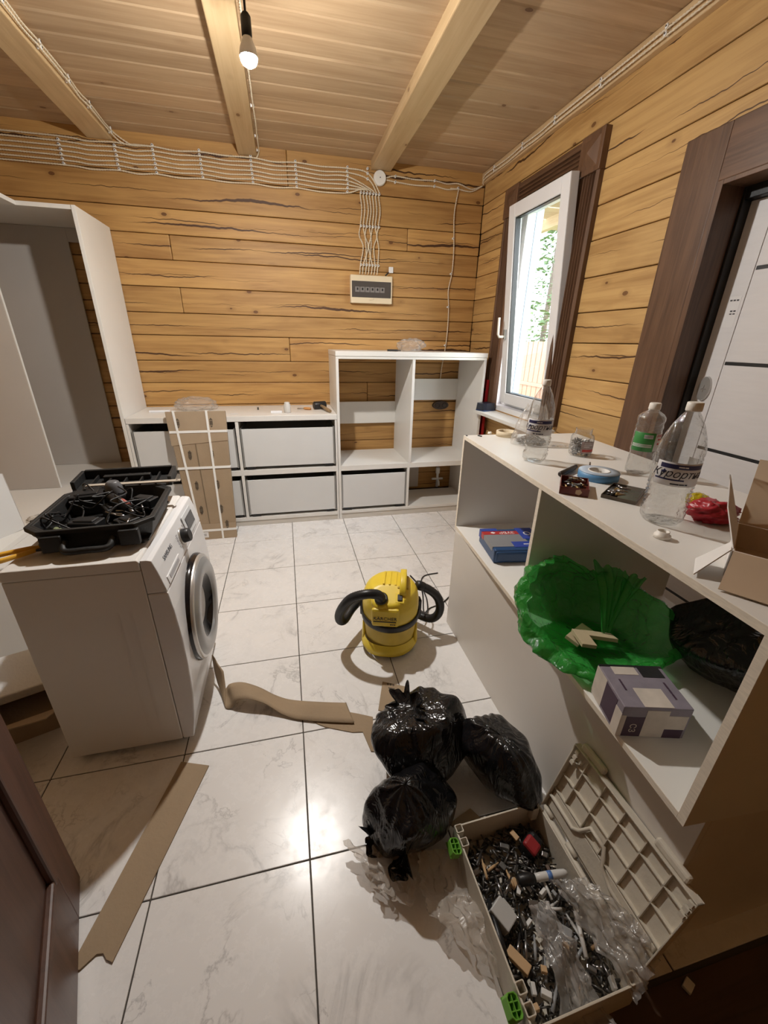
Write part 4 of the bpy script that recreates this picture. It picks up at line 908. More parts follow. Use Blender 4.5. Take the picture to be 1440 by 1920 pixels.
def bag(label, c, rx, ry, hgt, seed, rz=0, lean_=(0,0), planes=30, mouth=None, name='rubbish_bag', m=None, k=16.0, ruffle=None):
    """film stretched over stuffed rubbish: broad taut facets with creased edges, pleats towards the top"""
    rnd = random.Random(seed); NP = []
    while len(NP) < planes:
        n = Vector((rnd.gauss(0,1), rnd.gauss(0,1), rnd.gauss(0,.8)))
        if n.length > .1: NP.append((n.normalized(), rnd.uniform(.80, 1.06)))
    sv = Vector((seed*1.37, seed*.71, seed*2.11))
    def fn(u, t):
        a = 2*pi*u; ph = pi*t; d = Vector((sin(ph)*cos(a), sin(ph)*sin(a), -cos(ph)))
        acc = math.exp(-k*1.3)
        for n, h in NP:
            q = d.dot(n)
            if q > .2: acc += math.exp(-k*h/q)
        r = -math.log(acc)/k
        top = max(0, t-.5)*2
        r *= 1+.05*noise.noise(d*2.4+sv)+top*.055*math.sin(a*11+6*noise.noise(d*1.3+sv))*sin(ph)+.03*(abs(noise.noise(Vector((cos(a)*3.2, sin(a)*3.2, t*1.2))+sv))-.2)
        z = (d.z*r+1)*.5; x, y = d.x*r*rx, d.y*r*ry
        if mouth and t > .84: kk = (t-.84)/.16; z -= mouth*kk**1.4
        z = max(0, z)*hgt; w_ = .86+.14*min(1, z/(hgt*.25))
        return (x*w_+lean_[0]*z, y*w_+lean_[1]*z, max(z, .003))
    mb = MB(); mb.grid(fn, 150, 96, True)
    o = mb.build(name, m or BAG); o.location = c; o.rotation_euler = (0,0,rz); tag(o, label, 'bag')
    if ruffle:       # loose gathered film standing out of the knot
        (px_, py_, pz_), ax, rad, ln = ruffle; q = Vector(ax).to_track_quat('Z', 'Y').to_matrix().to_4x4(); q.translation = Vector((px_, py_, pz_))
        def rf(u, t):
            a = 2*pi*u; r = rad*(.35+.65*t**.8)*(1+.22*t*sin(7*a+seed)+.16*t*sin(11*a+2*seed)); return (r*cos(a), r*sin(a)*.7, ln*t*(1+.25*sin(5*a+seed)))
        MB().grid(rf, 90, 16, True, M=q).build('gathered_mouth', m or BAG, o)
    return o
bag('tallest black rubbish bag with an open pleated mouth in front of the vacuum', (.905,-2.080,.0), .190, .170, .33, 3, .3, (-.12,.06), 26, None, ruffle=((-.06,.03,.292), (-.5,.1,1), .085, .028))
bag('black rubbish bag slumped against the counter plinth', (1.155,-2.200,.0), .118, .178, .28, 8, .35, (-.10,.0), 24)
bag('low crumpled black rubbish bag beside the clear film', (.80,-2.275,.0), .145, .125, .26, 19, .5, (-.20,-.05), 20, None, ruffle=((-.095,-.03,.085), (-.9,-.15,.25), .080, .060))

# ============================================================ CLEAR FILM on the floor
def sheet(label, corners, seed, amp, m=None, name='plastic_film', nu=40, nv=40, base=.004, lift=None, taper=None):
    """crumpled film spanning four corner points (each x,y,z)"""
    A, B, C_, D = [Vector(c) for c in corners]
    def fn(u, t):
        e = .06*noise.noise((u*3+seed, t*3, 1.3)); uu = min(1,max(0,u+e*(4*u*(1-u)))); tt = min(1,max(0,t+.06*noise.noise((u*3, t*3+seed, 7.7))*(4*t*(1-t))))
        p = A*(1-uu)*(1-tt)+B*uu*(1-tt)+C_*uu*tt+D*(1-uu)*tt
        n = ridged((p.x*6, p.y*6, p.z*4), 1.0, seed)*.6+ridged((p.x*14, p.y*14, p.z*9), 1.0, seed+4)*.4
        edge = .02*noise.noise((u*9+seed, t*9, 3))
        p = p+Vector((edge, edge*.7*noise.noise((t*8, u*8, seed))*3, 0))
        up = amp*max(0, n+.15)+(lift(u, t) if lift else 0)
        return (p.x, p.y, max(base, p.z+up))
    o = MB().grid(fn, nu, nv).build(name, m or FILMM); return tag(o, label, 'film')
sheet('crumpled milky plastic film spread in front of the low black bag', [(.565,-2.30,.01),(.80,-2.385,.03),(.735,-2.50,.005),(.655,-2.45,.005)], 3, .05)
sheet('wide crumpled clear film lying on the tiles beside the tool organizer', [(.775,-2.40,.04),(.905,-2.40,.03),(.912,-2.68,.01),(.775,-2.53,.005)], 9, .06)
# ============================================================ COUNTER UNIT in front of the entrance door
pl_ = thing('plinth_cabinet', 'closed white plinth cabinet carrying the open counter shelf', 'cabinet', (1.60, -1.99, 0))
BEIGE = plain('white_laminate_lower', (.69,.645,.59), .4, var=.02)
pieces('front_panel', BEIGE, pl_, [(1.315,1.333,-2.705,-1.277,0,.598)], .001, (1.60,-1.99,0)); pieces('end_panel', BEIGE, pl_, [(1.334,1.88,-2.705,-2.688,0,.598), (1.334,1.88,-1.294,-1.277,0,.598)], .001, (1.60,-1.99,0))
pieces('back_panel', BEIGE, pl_, [(1.862,1.88,-2.687,-1.295,0,.598)], .001, (1.60,-1.99,0)); pieces('lid_panel', BEIGE, pl_, [(1.334,1.861,-2.687,-1.295,.58,.598)], .001, (1.60,-1.99,0))
CR = -.063; CO = Vector((1.322, -1.252, 0)); LEN = 1.466; DEP = .60
CM = Matrix.Translation(CO) @ Matrix.Rotation(CR, 4, 'Z')       # local x = depth, local -y = along the counter
def CP(d, s, z): return CM @ Vector((d, -s, z))
cu = thing('counter_shelf', 'white two bay counter shelf with raw chipboard edges covered in bottles and tools', 'counter', (CO.x, CO.y, .6), (0,0,CR))
def cuts(nm, m, b, bevel=.0008): return pieces(nm, m, cu, [b], bevel, (0,0,.6))[0]
tp = cuts('counter_top', WHITE, (.0012,DEP,-LEN,0,1.082,1.1)); cuts('raw_edge', EDGE, (0,.0011,-LEN,0,1.082,1.0995), 0).parent = tp
bt = cuts('bottom_board', WHITE, (.0012,DEP,-LEN+.018,-.018,.6,.618)); cuts('raw_edge', EDGE, (0,.0011,-LEN+.018,-.018,.6,.6175), 0).parent = bt
e1 = cuts('end_panel', WHITE, (.0012,DEP,-.018,0,.6,1.0815)); cuts('raw_edge', EDGE, (0,.0011,-.0175,0,.6,1.0815), 0).parent = e1
e2 = cuts('end_panel', WHITE, (.0012,DEP,-LEN,-LEN+.018,.6,1.0815)); cuts('raw_edge', EDGE, (0,.0011,-LEN,-LEN+.0175,.6,1.0815), 0).parent = e2
e3 = cuts('divider', WHITE, (.0012,DEP,-.742,-.724,.6185,1.0815)); cuts('raw_edge', EDGE, (0,.0011,-.7415,-.7245,.6185,1.0815), 0).parent = e3
for q in (e1, e2, e3, tp, bt):
    for ch in kids(q): ch.location = (0,0,0)
MB().lathe([(.005,0),(.005,.003)], 10, M=Matrix.Translation((.008,-.02,.5005))).build('screw_cap', BLACK, cu)

# ---------------------------------------------------------- bottles
PET = film('clear_pet', (.86,.88,.87), clear=.965, rough=.06, gloss=1.4, bump=.8, bscale=40, base=.10)
PETW = film('water_in_pet', (.86,.88,.84), clear=.93, rough=.02, gloss=.8, bump=.3, bscale=30)
CAPW = plain('white_cap', (.80,.76,.69), .45); LBW = plain('label_white', (.66,.65,.66), .45, var=.03); LBB = plain('label_navy', (.025,.025,.09), .4); INK = plain('ink_black', (.015,.015,.03), .5)
def prof_ribs(z0, z1, r, n, d): return [(r-(d if i % 2 else 0), z0+(z1-z0)*i/(2*n)) for i in range(2*n+1)]
def water_bottle(loc, rz, h, r, label, dent=0.0, cap=CAPW):
    b = thing('water_bottle', label, 'bottle', loc, (0,0,rz)); k = h/.30
    lower = [(r*.55,.004*k),(r*.8,.0*k+.001),(r*.96,.012*k),(r,.03*k)]
    body = lower+prof_ribs(.035*k,.10*k,r,6,r*.08)+[(r*.985,.104*k),(r*.985,.165*k),(r*1.0,.17*k),(r*.97,.176*k),(r*1.0,.182*k),(r*.98,.195*k),(r*.86,.22*k),(r*.64,.248*k),(r*.42,.268*k),(r*.29,.278*k),(r*.27,.284*k)]
    mb = MB(); mb.lathe(body, 40, capt=False)
    if dent:
        mb.v = [(x*(1-dent*max(0, noise.noise((x*26, y*26, z*22+loc[0])))*1.3), y*(1-dent*max(0, noise.noise((y*26+4, x*26, z*22)))*1.3), z) for x, y, z in mb.v]
    mb.build('bottle_wall', PET, b)
    MB().lathe([(r*.97,.106*k),(r*.992,.107*k),(r*.992,.163*k),(r*.97,.164*k)], 40, a0=-2.75, a1=1.75-pi/2*.6, capb=False, capt=False).build('paper_label', LBW, b)
    MB().lathe([(r*.995,.149*k),(r*.997,.150*k),(r*.997,.159*k),(r*.995,.160*k)], 30, a0=-2.55, a1=-.5, capb=False, capt=False).build('navy_band', LBB, b)
    MB().lathe([(r*.995,.120*k),(r*.997,.1205*k),(r*.997,.1235*k),(r*.995,.124*k)], 30, a0=-2.7, a1=-1.4, capb=False, capt=False).build('navy_band', LBB, b)
    text_mesh('Курортная', .026*k, T(0,0,.136*k), .0002, shear=.35, wrap=r*1.003).build('label_lettering', INK, b)
    dashes([.018*k,.011*k,.006*k], .003*k, T(0,0,.112*k), r*1.003).build('label_small_print', INK, b)['kind'] = 'stuff'
    dashes([.012*k,.007*k], .0028*k, T(0,0,.1545*k), r*1.004).build('band_print', LBW, b)['kind'] = 'stuff'
    MB().lathe([(r*.10,.010*k),(r*.30,.014*k),(r*.10,.022*k)], 3, M=T(-r*.62,-r*.62,.125*k)).build('label_drop', LBB, b)
    MB().lathe([(r*.335,.280*k),(r*.34,.283*k),(r*.335,.2985*k),(r*.30,.300*k)], 30).build('cap', cap, b)
    return b
water_bottle(CP(.115,.4705,1.1005)[:], -.62, .299, .046, 'dented clear water bottle standing by the bag of screws', .35)
water_bottle((1.418,-2.300,1.1005), -.55, .299, .050, 'large ribbed water bottle with a navy and white label in front of the door', 0)
MB().lathe([(.043,.004),(.046,.012),(.0465,.03),(.046,.055)], 32, M=T(1.418,-2.300,1.1005)).build('water', PETW, None); bpy.data.objects.remove(bpy.data.objects['water'], do_unlink=True)
# third bottle with green label
b = thing('solvent_bottle', 'clear bottle with a green and white label behind the blue tape', 'bottle', (1.690,-1.935,1.1005), (0,0,-.55)); r = .041
MB().lathe([(r*.7,.001),(r*.97,.006),(r,.016),(r*.97,.06),(r*.95,.078),(r,.085),(r,.15),(r*.96,.155),(r*1.02,.165),(r*.96,.175),(r*1.02,.188),(r*1.0,.198),(r*.8,.208),(r*.42,.218),(r*.36,.226)], 40, capt=False).build('bottle_wall', PET, b)
GRL = plain('label_green', (.045,.25,.06), .4); RED = plain('label_red_ink', (.50,.05,.04), .5)
MB().lathe([(r*.99,.085),(r*1.01,.086),(r*1.01,.148),(r*.99,.149)], 30, a0=-2.9, a1=-1.15, capb=False, capt=False).build('green_label', GRL, b)
MB().lathe([(r*.99,.088),(r*1.01,.089),(r*1.01,.146),(r*.99,.147)], 20, a0=-1.15, a1=-.25, capb=False, capt=False).build('white_label', LBW, b)
for z in (.100, .104, .108): MB().lathe([(r*1.012,z),(r*1.014,z+.0003),(r*1.014,z+.0017),(r*1.012,z+.002)], 24, a0=-2.85, a1=-1.3, capb=False, capt=False).build('label_line', LBW, b)
MB().lathe([(r*1.012,.130),(r*1.014,.1302),(r*1.014,.1418),(r*1.012,.142)], 14, a0=-2.0, a1=-1.35, capb=False, capt=False).build('barcode_patch', LBW, b)
for i in range(8): MB().lathe([(r*1.015,.1315),(r*1.016,.132),(r*1.016,.140),(r*1.015,.1405)], 2, a0=-1.95+.075*i, a1=-1.92+.075*i, capb=False, capt=False).build('barcode_bar', INK, b)
for i, (tx_, zz) in enumerate((('РАСТ', .139), ('', .128), ('', .113))):
    if tx_: text_mesh(tx_, .012, T(0,0,zz,rz=radians(52)), .0002, shear=.2, wrap=r*1.016).build('label_lettering', RED, b)
    else: dashes([.009,.008], .006, T(0,0,zz,rz=radians(52)), r*1.016).build('label_print', RED, b)['kind'] = 'stuff'
MB().lathe([(.0175,.222),(.018,.225),(.0175,.241),(.015,.2435)], 28).build('cap', CAPW, b)
# ---------------------------------------------------------- rolls, jar, tins
TAPEC = plain('cream_masking_tape', (.66,.55,.38), .6, bump=.15, bscale=200)
t = tag(MB().lathe([(.037,0),(.050,0),(.050,.024),(.037,.024),(.037,0)], 40, capb=False, capt=False).build('masking_tape', TAPEC), 'roll of cream masking tape lying at the far end of the counter', 'tape'); t.location = (1.525,-1.30,1.1005)
bt_ = thing('blue_tape', 'wide flat roll of blue edged tape on the counter', 'tape', (1.505,-1.962,1.1005))
MB().lathe([(.034,.0),(.064,.0),(.064,.024),(.034,.024),(.034,.0)], 44, capb=False, capt=False).build('tape_roll', plain('blue_tape_side', (.10,.27,.50), .5), bt_)
MB().lathe([(.034,.0245),(.063,.0245),(.063,.0262),(.034,.0262)], 44, capb=False, capt=False).build('tape_face', plain('pale_blue_liner', (.42,.50,.60), .45), bt_); MB().lathe([(.030,.002),(.0345,.002),(.0345,.0275),(.030,.0275),(.030,.002)], 36, capb=False, capt=False).build('card_core', plain('white_core', (.74,.72,.68), .6), bt_)
jr = thing('screw_jar', 'squat clear jar of screws with a torn label on the counter', 'jar', (1.648,-1.678,1.1005), (0,0,-.5))
MB().lathe([(.038,.001),(.043,.006),(.044,.012),(.044,.072),(.040,.083),(.031,.088),(.031,.106),(.033,.108),(.030,.109)], 36, capt=False).build('jar_wall', PET, jr)
random.seed(77); sm = MB()
for i in range(260):
    a = random.uniform(0,2*pi); rr = .040*random.random()**.35; z = random.uniform(.006,.062); d = Vector((random.uniform(-1,1),random.uniform(-1,1),random.uniform(-1,1))).normalized()*.008
    c_ = Vector((rr*cos(a)*.9, rr*sin(a)*.9, z)); sm.tube([c_-d, c_+d], [.0032,.0014], 4)
o = sm.build('screws', plain('zinc_screws', (.36,.35,.34), .4, metal=.7), jr); o['kind'] = 'stuff'
MB().lathe([(.0445,.016),(.0449,.017),(.0449,.062),(.0445,.063)], 24, a0=-1.75, a1=-.35, capb=False, capt=False).build('jar_label', plain('jar_label_paper', (.42,.34,.33), .6, var=.3, vscale=60), jr)
MB().lathe([(.0451,.022),(.0453,.023),(.0453,.031),(.0451,.032)], 24, a0=-1.6, a1=-.4, capb=False, capt=False).build('red_label_band', RED, jr)
for i, w_ in enumerate((.5,.8,.65)): MB().lathe([(.0451,.040+.007*i),(.0453,.0403+.007*i),(.0453,.0425+.007*i),(.0451,.043+.007*i)], 12, a0=-1.5, a1=-1.5+w_, capb=False, capt=False).build('label_line', LBW, jr)
def tin(label, A, B, C_, h, m, name='bit_tin'):
    A, B, C_ = Vector(A), Vector(B), Vector(C_); u = B-A; v_ = C_-B; ang = math.atan2(u.y, u.x); ctr = (A+C_)/2
    t = thing(name, label, 'tin', (ctr.x, ctr.y, 1.1005), (0,0,ang)); hx, hy = u.length/2, v_.length/2
    pieces('tin_floor', m, t, [(-hx,hx,-hy,hy,0,.002)], .0005); pieces('tin_wall', m, t, [(-hx,hx,-hy,-hy+.002,.002,h), (-hx,hx,hy-.002,hy,.002,h), (-hx,-hx+.002,-hy+.002,hy-.002,.002,h), (hx-.002,hx,-hy+.002,hy-.002,.002,h)], .0005)
    return t, hx, hy
def bits_in(t, hx, hy, n, zmax, seed, label, grp, x0=-1, x1=1):
    rnd = random.Random(seed); M = t.matrix_basis if False else Matrix.Translation(t.location) @ t.rotation_euler.to_matrix().to_4x4()
    for i in range(n):
        a = rnd.uniform(0, pi); c_ = Vector((rnd.uniform(x0*.62, x1*.62)*hx, rnd.uniform(-.62,.62)*hy, .006+zmax*rnd.random())); d = Vector((cos(a), sin(a), rnd.uniform(-.15,.15)))*min(hx,hy)*.34
        o = MB().tube([c_-d, c_+d*.4, c_+d*.4, c_+d], [.0036,.0036,.0022,.002], 6, M=M).build('driver_bit', rnd.choice([STEEL, SCREW, BRASS])); tag(o, label, 'bit', grp)
BRASS = plain('dull_brass', (.40,.28,.12), .4, metal=.8)
DRED = plain('dark_red_tin', (.14,.025,.018), .4, var=.2, vscale=30); DTIN = plain('tarnished_tin', (.13,.105,.08), .4, metal=.5, var=.3, vscale=30)
t1, hx1, hy1 = tin('small dark red open tin heaped with driver bits', (1.272,-2.072,0), (1.337,-2.120,0), (1.418,-2.028,0), .024, DRED)
MB().lathe([(.010,0),(.0095,.0006)], 5, M=T(.012,-hy1-.0002,.012,rx=pi/2)).build('worn_patch', plain('worn_cream_patch', (.55,.40,.26), .6), t1)
bits_in(t1, hx1, hy1, 34, .020, 3, 'driver bit or screw heaped in the dark red tin', 'bits in the dark red tin')
t2, hx2, hy2 = tin('flat tarnished tin with a lid half beside the big bottle', (1.383,-2.132,0), (1.437,-2.206,0), (1.548,-2.112,0), .011, DTIN)
pieces('clear_insert', film('smoky_insert', (.35,.33,.29), clear=.5, bump=.2), t2, [(-hx2*.1,hx2-.003,-hy2+.003,hy2-.003,.009,.0105)], .0004)
bits_in(t2, hx2, hy2, 22, .008, 8, 'loose screw in the flat tarnished tin', 'screws in the flat tin', -1, -.05)
mk_ = thing('pencil_case_marker', 'thick dark brown marker lying against the red tin', 'marker', (1.432,-1.900,1.111), (0,0,.55)); MB().tube([(-.065,0,0),(-.06,0,0),(.05,0,0),(.062,0,.002)], [.006,.0095,.0095,.006], 10).build('marker_barrel', plain('dark_brown_barrel', (.03,.02,.016), .4), mk_); MB().tube([(.052,0,.001),(.068,0,.002)], .0075, 8).build('marker_cap', BLACK, mk_)
sp = MB().tube([(0,0,.002),(.004,0,.010),(.004,.002,.022)], .003, 6).build('screw_hook', STEEL); sp.location = (1.555,-1.852,1.1); tag(sp, 'tiny bent steel hook standing between marker and jar', 'hook')
for i, (p_, lab) in enumerate((((1.334,-2.389), 'white plastic ring cap standing near the carton on the counter'), ((1.464,-1.245), 'tiny white cap at the far edge of the counter'))):
    s_ = 1 if i == 0 else .6
    o = MB().lathe([(.0175*s_,0),(.0175*s_,.008*s_),(.0135*s_,.0085*s_),(.0135*s_,.017*s_),(.011*s_,.017*s_),(.011*s_,.004*s_)], 26, capt=False).build('ring_cap', CAPW); o.location = (*p_, 1.1005); tag(o, lab, 'cap')
o = MB().box(-.004,.004,-.012,.012,0,.004).build('black_clip', BLACK, bevel=.001); o.location = (1.389,-1.29,1.1005); o.rotation_euler = (0,0,.3); tag(o, 'little black clip at the corner of the counter', 'clip')
# bag of screws
def cone_bag(u, t):
    a = 2*pi*u; r = .085*(1-t**1.4)+.035*t*(1-.2*cos(2*a)); f = 1+.18*ridged((cos(a)*2, sin(a)*2, t*3), 1.1, 5)-.12
    return (r*f*cos(a)*1.15, r*f*sin(a)*.85, .003+.16*t*(1+.25*noise.noise((cos(a)*2, sin(a)*2, 3))))
cb_ = thing('screw_bag', 'clear plastic bag of screws slumped behind the dented water bottle', 'bag', (1.560,-1.455,1.1005), (0,0,.3))
MB().grid(cone_bag, 48, 26, True).build('bag_film', FILM, cb_)
random.seed(8); sm = MB()
for i in range(220):
    a = random.uniform(0,2*pi); rr = .07*random.random()**.5; z = .005+.035*(1-rr/.075)*random.random(); d = Vector((random.uniform(-1,1),random.uniform(-1,1),random.uniform(-.4,.4))).normalized()*.010; c_ = Vector((rr*cos(a), rr*sin(a)*.8, z+.004)); sm.tube([c_-d, c_+d], [.0034,.0014], 4)
o = sm.build('screws', MATS['zinc_screws'], cb_); o['kind'] = 'stuff'
tag(sheet('flat strip of clear film on the counter beside the screw jar', [(1.62,-1.52,1.102),(1.77,-1.56,1.102),(1.74,-1.60,1.102),(1.60,-1.56,1.102)], 5, .006, FILM, nu=20, nv=12, base=1.102))
# yellow and red scraps, white lined carton
def crumple(name, label, c, s, m, seed, cat, nu=36, nv=22):
    def fn(u, t):
        a = 2*pi*u; ph = pi*t; d = Vector((sin(ph)*cos(a), sin(ph)*sin(a), -cos(ph))); f = 1+.35*(ridged(d, 1.6, seed)-.5)+.16*(ridged(d, 4.5, seed+3)-.5)
        return (d.x*s[0]*f, d.y*s[1]*f, max(.002, (d.z*f+.85)*.5*s[2]))
    o = MB().grid(fn, nu, nv, True).build(name, m); o.location = c; return tag(o, label, cat)
crumple('yellow_wrapper', 'crumpled translucent yellow wrapper behind the big water bottle', (1.615,-2.23,1.1005), (.028,.026,.035), film('yellow_film', (.75,.62,.02), clear=.3), 3, 'wrapper')
crumple('red_bag', 'crumpled red plastic bag leaning on the open carton', (1.552,-2.325,1.1005), (.062,.045,.055), plain('red_bag_film', (.38,.018,.03), .35, bump=.3, bscale=30), 6, 'bag')
bx = thing('open_carton', 'open white carton with tan inside and flaps spread at the counter end', 'box', (1.315,-2.555,1.1005), (0,0,math.atan2(-.815,.58)))
CW_ = plain('white_card_outside', (.74,.72,.70), .6)
# local x along the front, local y = to the back
h_ = .055; dp = .175; lx = .30
pieces('carton_floor', CARDIN, bx, [(0,lx,0,dp,0,.002)], 0); pieces('carton_wall', CW_, bx, [(0,lx,-.002,0,0,h_), (0,lx,dp,dp+.002,0,h_), (-.002,0,-.002,dp+.002,0,h_), (lx,lx+.002,-.002,dp+.002,0,h_)], 0)
pieces('inner_lining', CARDIN, bx, [(0,lx,0,.0012,.002,h_), (0,lx,dp-.0012,dp,.002,h_), (0,.0012,.0012,dp-.0012,.002,h_)], 0)
def flap(nm, pts, m, th=.002): 
    n = (Vector(pts[1])-Vector(pts[0])).cross(Vector(pts[2])-Vector(pts[0])).normalized()*th; A = [Vector(p) for p in pts]; k = len(A)
    return MB().add(A+[a+n for a in A], [tuple(range(k-1,-1,-1)), tuple(range(k,2*k))]+[(i,(i+1)%k,k+(i+1)%k,k+i) for i in range(k)]).build(nm, m, bx)
flap('front_flap', [(.0,-.003,h_),(lx,-.003,h_),(lx,-.085,.004),(-.005,-.078,.004)], CARDIN)
flap('back_flap', [(.0,dp+.003,h_),(lx,dp+.003,h_),(lx,dp+.12,h_+.115),(.0,dp+.135,h_+.12)], CARDIN)
flap('side_flap', [(-.003,.01,h_),(-.003,dp,h_),(-.045,dp+.02,h_+.10),(-.03,dp*.72,h_+.045)], CW_); flap('side_flap', [(-.003,-.002,h_),(-.003,.05,h_),(-.05,.03,.004),(-.045,-.05,.004)], CW_)
pcr = crumple('packing_film', 'scrap of clear packing film inside the open carton', (1.40,-2.60,1.104), (.05,.03,.04), FILM, 9, 'film')

# ---------------------------------------------------------- in the bays
SZ = .6185
bc = thing('tool_box_case', 'blue and grey drill bit case with a red band in the far counter bay', 'case', (1.330,-1.672,SZ), (0,0,-.14))
NAVY = plain('navy_plastic', (.018,.06,.16), .35); GRY = plain('grey_label_top', (.22,.22,.23), .4, var=.05); BLU = plain('bright_blue_card', (.03,.06,.32), .4); REDB = plain('red_band', (.42,.03,.03), .4)
pieces('case_body', NAVY, bc, [(0,.25,0,.215,0,.066)], .008); pieces('spine', NAVY, bc, [(.004,.25,-.008,.03,.004,.060)], .012)
pieces('grey_cover', GRY, bc, [(-.001,.18,.030,.150,.045,.0675)], .001); pieces('red_band', REDB, bc, [(-.0012,.20,.151,.185,.04,.0677)], .001)
pieces('blue_corner', BLU, bc, [(.17,.2505,.10,.2155,.04,.0685), (.10,.24,.022,.075,.05,.0682), (-.0015,.08,.186,.2155,.03,.0685)], .001)
text_mesh('ЗУБР', .030, T(.115,.168,.0680,rz=pi), .0003).build('brand_lettering', plain('white_print', (.78,.76,.74), .5), bc)
MB().add([(.035,.168,.0683),(.048,.158,.0683),(.061,.168,.0683),(.048,.178,.0683)], [(0,1,2,3)]).build('diamond_mark', MATS['white_print'], bc); MB().lathe([(.018,.0686),(.016,.0688),(.012,.0688),(.012,.0686)], 20, M=T(.21,.155,0), capb=False, capt=False).build('round_emblem', MATS['white_print'], bc)
dashes([.025,.012,.020], .006, T(.18,.048,.0684)).build('small_print', MATS['white_print'], bc)['kind'] = 'stuff'
# green bag
GREEN = film('green_bag_film', (.06,.47,.08), clear=.36, rough=.12, gloss=1.1, bump=1.0, bscale=38)
gb = thing('green_bag', 'open translucent green plastic bag with wood scraps in the near bay', 'bag', (1.455,-2.085,SZ), (0,0,-.35))
gb.location = (1.39,-2.21,SZ); gb.rotation_euler = (0,0,0)
RIM = [(1.190,-2.115,.79),(1.245,-2.055,.865),(1.34,-2.050,.885),(1.43,-2.105,.865),(1.52,-2.20,.835),(1.60,-2.31,.775),(1.575,-2.365,.71),(1.45,-2.372,.675),(1.32,-2.365,.665),(1.235,-2.285,.685),(1.185,-2.19,.725)]
rimc = curve_pts([Vector(p)-Vector((1.39,-2.21,SZ)) for p in RIM], 12, True); NR = len(rimc)
def gbag(u, t):
    i = int(round(u*NR)) % NR; R_ = rimc[i]; a = math.atan2(R_.y, R_.x); fl_ = Vector((.15*cos(a), .125*sin(a), .004))
    if t < .3: p = fl_*(t/.3)+Vector((0,0,.004))
    else:
        k = (t-.3)/.7; p = fl_.lerp(R_, k); out = Vector((cos(a), sin(a), 0)); p = p+out*(.05*sin(pi*min(1,k*1.05)))
        if k > .86: p = p-out*.10*(k-.86)-Vector((0,0,.10*(k-.86)))      # limp edge folding in
    n1 = ridged((p.x*9, p.y*9, p.z*9), 1.0, 21)-.5; n2 = ridged((p.x*24, p.y*24, p.z*20), 1.0, 5)-.5; n3 = noise.noise((a*7, p.z*4, 2))
    w_ = min(1, t*1.6)
    p = p+Vector((cos(a), sin(a), .35))*w_*(.024*n1+.018*n2+.012*n3)
    return (p.x, p.y, max(.003, p.z))
MB().grid(gbag, NR, 60, True).build('bag_film', GREEN, gb)
def gfold(u, t):   # gathered fan of film falling from the back of the rim into the mouth
    top = Vector((.05+.12*u, .115-.10*u, .235-.02*u)); bot = Vector((.03+.03*u, -.01, .05)); p = top.lerp(bot, t)
    p.z += .03*sin(pi*t)+.022*(ridged((u*6, t*.8, 0), 1.0, 3)-.4)*(1-t*.5); p.y -= .012*ridged((u*7, t, 4), 1.0, 9)
    return tuple(p)
MB().grid(gfold, 60, 30).build('gathered_fold', GREEN, gb)
SCR = plain('wood_scrap', (.50,.40,.25), .8, var=.1)
for i, (x, y, rz, rx_, L1, lab) in enumerate(((1.36,-2.20,.5,.2,.06,'longest wood offcut lying in the green bag'), (1.40,-2.235,-.3,-.3,.05,'short wood offcut tilted across the others in the green bag'), (1.33,-2.25,1.3,.1,.04,'wood offcut against the near side of the green bag'))):
    o = MB().box(-L1,L1,-.022,.022,0,.012).build('wood_offcut', SCR, bevel=.001); o.location = (x, y, SZ+.03+.015*i); o.rotation_euler = (rx_,.1,rz); tag(o, lab, 'wood')
# printed socket carton
A, B, C_ = Vector((1.262,-2.38,0)), Vector((1.232,-2.515,0)), Vector((1.392,-2.558,0)); u_ = C_-B; v_ = A-B; ang = math.atan2(u_.y, u_.x)
sb = thing('printed_carton', 'small worn purple and white printed carton at the front of the near bay', 'box', (B.x, B.y, SZ), (0,0,ang)); lx, ly, lh = u_.length, v_.length, .098
LAV = plain('lavender_grey_print', (.24,.21,.25), .6, var=.12, vscale=30); PUR = plain('dark_purple_print', (.06,.03,.055), .55, var=.1); CRM = plain('worn_cream_card', (.60,.53,.46), .7, var=.12, vscale=25)
pieces('carton', LAV, sb, [(0,lx,0,ly,0,lh)], .002)
pieces('front_print', PUR, sb, [(.012,.058,-.0008,0,.002,.066), (.112,.158,-.0008,0,.001,.030)], 0); pieces('front_label', CRM, sb, [(.058,.112,-.0009,0,.002,.090), (.112,.160,-.0007,0,.030,.074), (.0,.012,-.0007,0,.002,.07)], 0)
pieces('side_print', PUR, sb, [(-.0008,0,.028,.085,.010,.09)], 0); pieces('side_label', CRM, sb, [(-.0007,0,.0,.028,.002,.075), (-.0007,0,.085,ly,.002,.095)], 0)
pieces('top_label', CRM, sb, [(.050,.120,.002,.060,lh,lh+.0008), (.028,.090,.105,ly,lh,lh+.0008)], 0); pieces('black_slot', BLACK, sb, [(.0,lx,ly-.006,ly+.001,lh-.001,lh+.001), (.098,.155,.098,ly-.004,lh,lh+.0009)], 0)
text_mesh('СЗ', .022, T(.034,-.001,.030,rx=pi/2,rz=0) @ Matrix.Rotation(-pi/2, 4, 'Z'), .0002).build('carton_lettering', CRM, sb); dashes([.022,.012,.016], .005, T(.14,.055,lh+.001,rz=-pi/2)).build('carton_print', PUR, sb)['kind'] = 'stuff'; dashes([.014,.020], .005, T(.03,.07,lh+.001,rz=-pi/2)).build('carton_print', PUR, sb)['kind'] = 'stuff'
bag('black plastic bag heaped against the back of the near bay', (1.705,-2.43,SZ), .15, .19, .21, 23, .2, (0,0), 22)
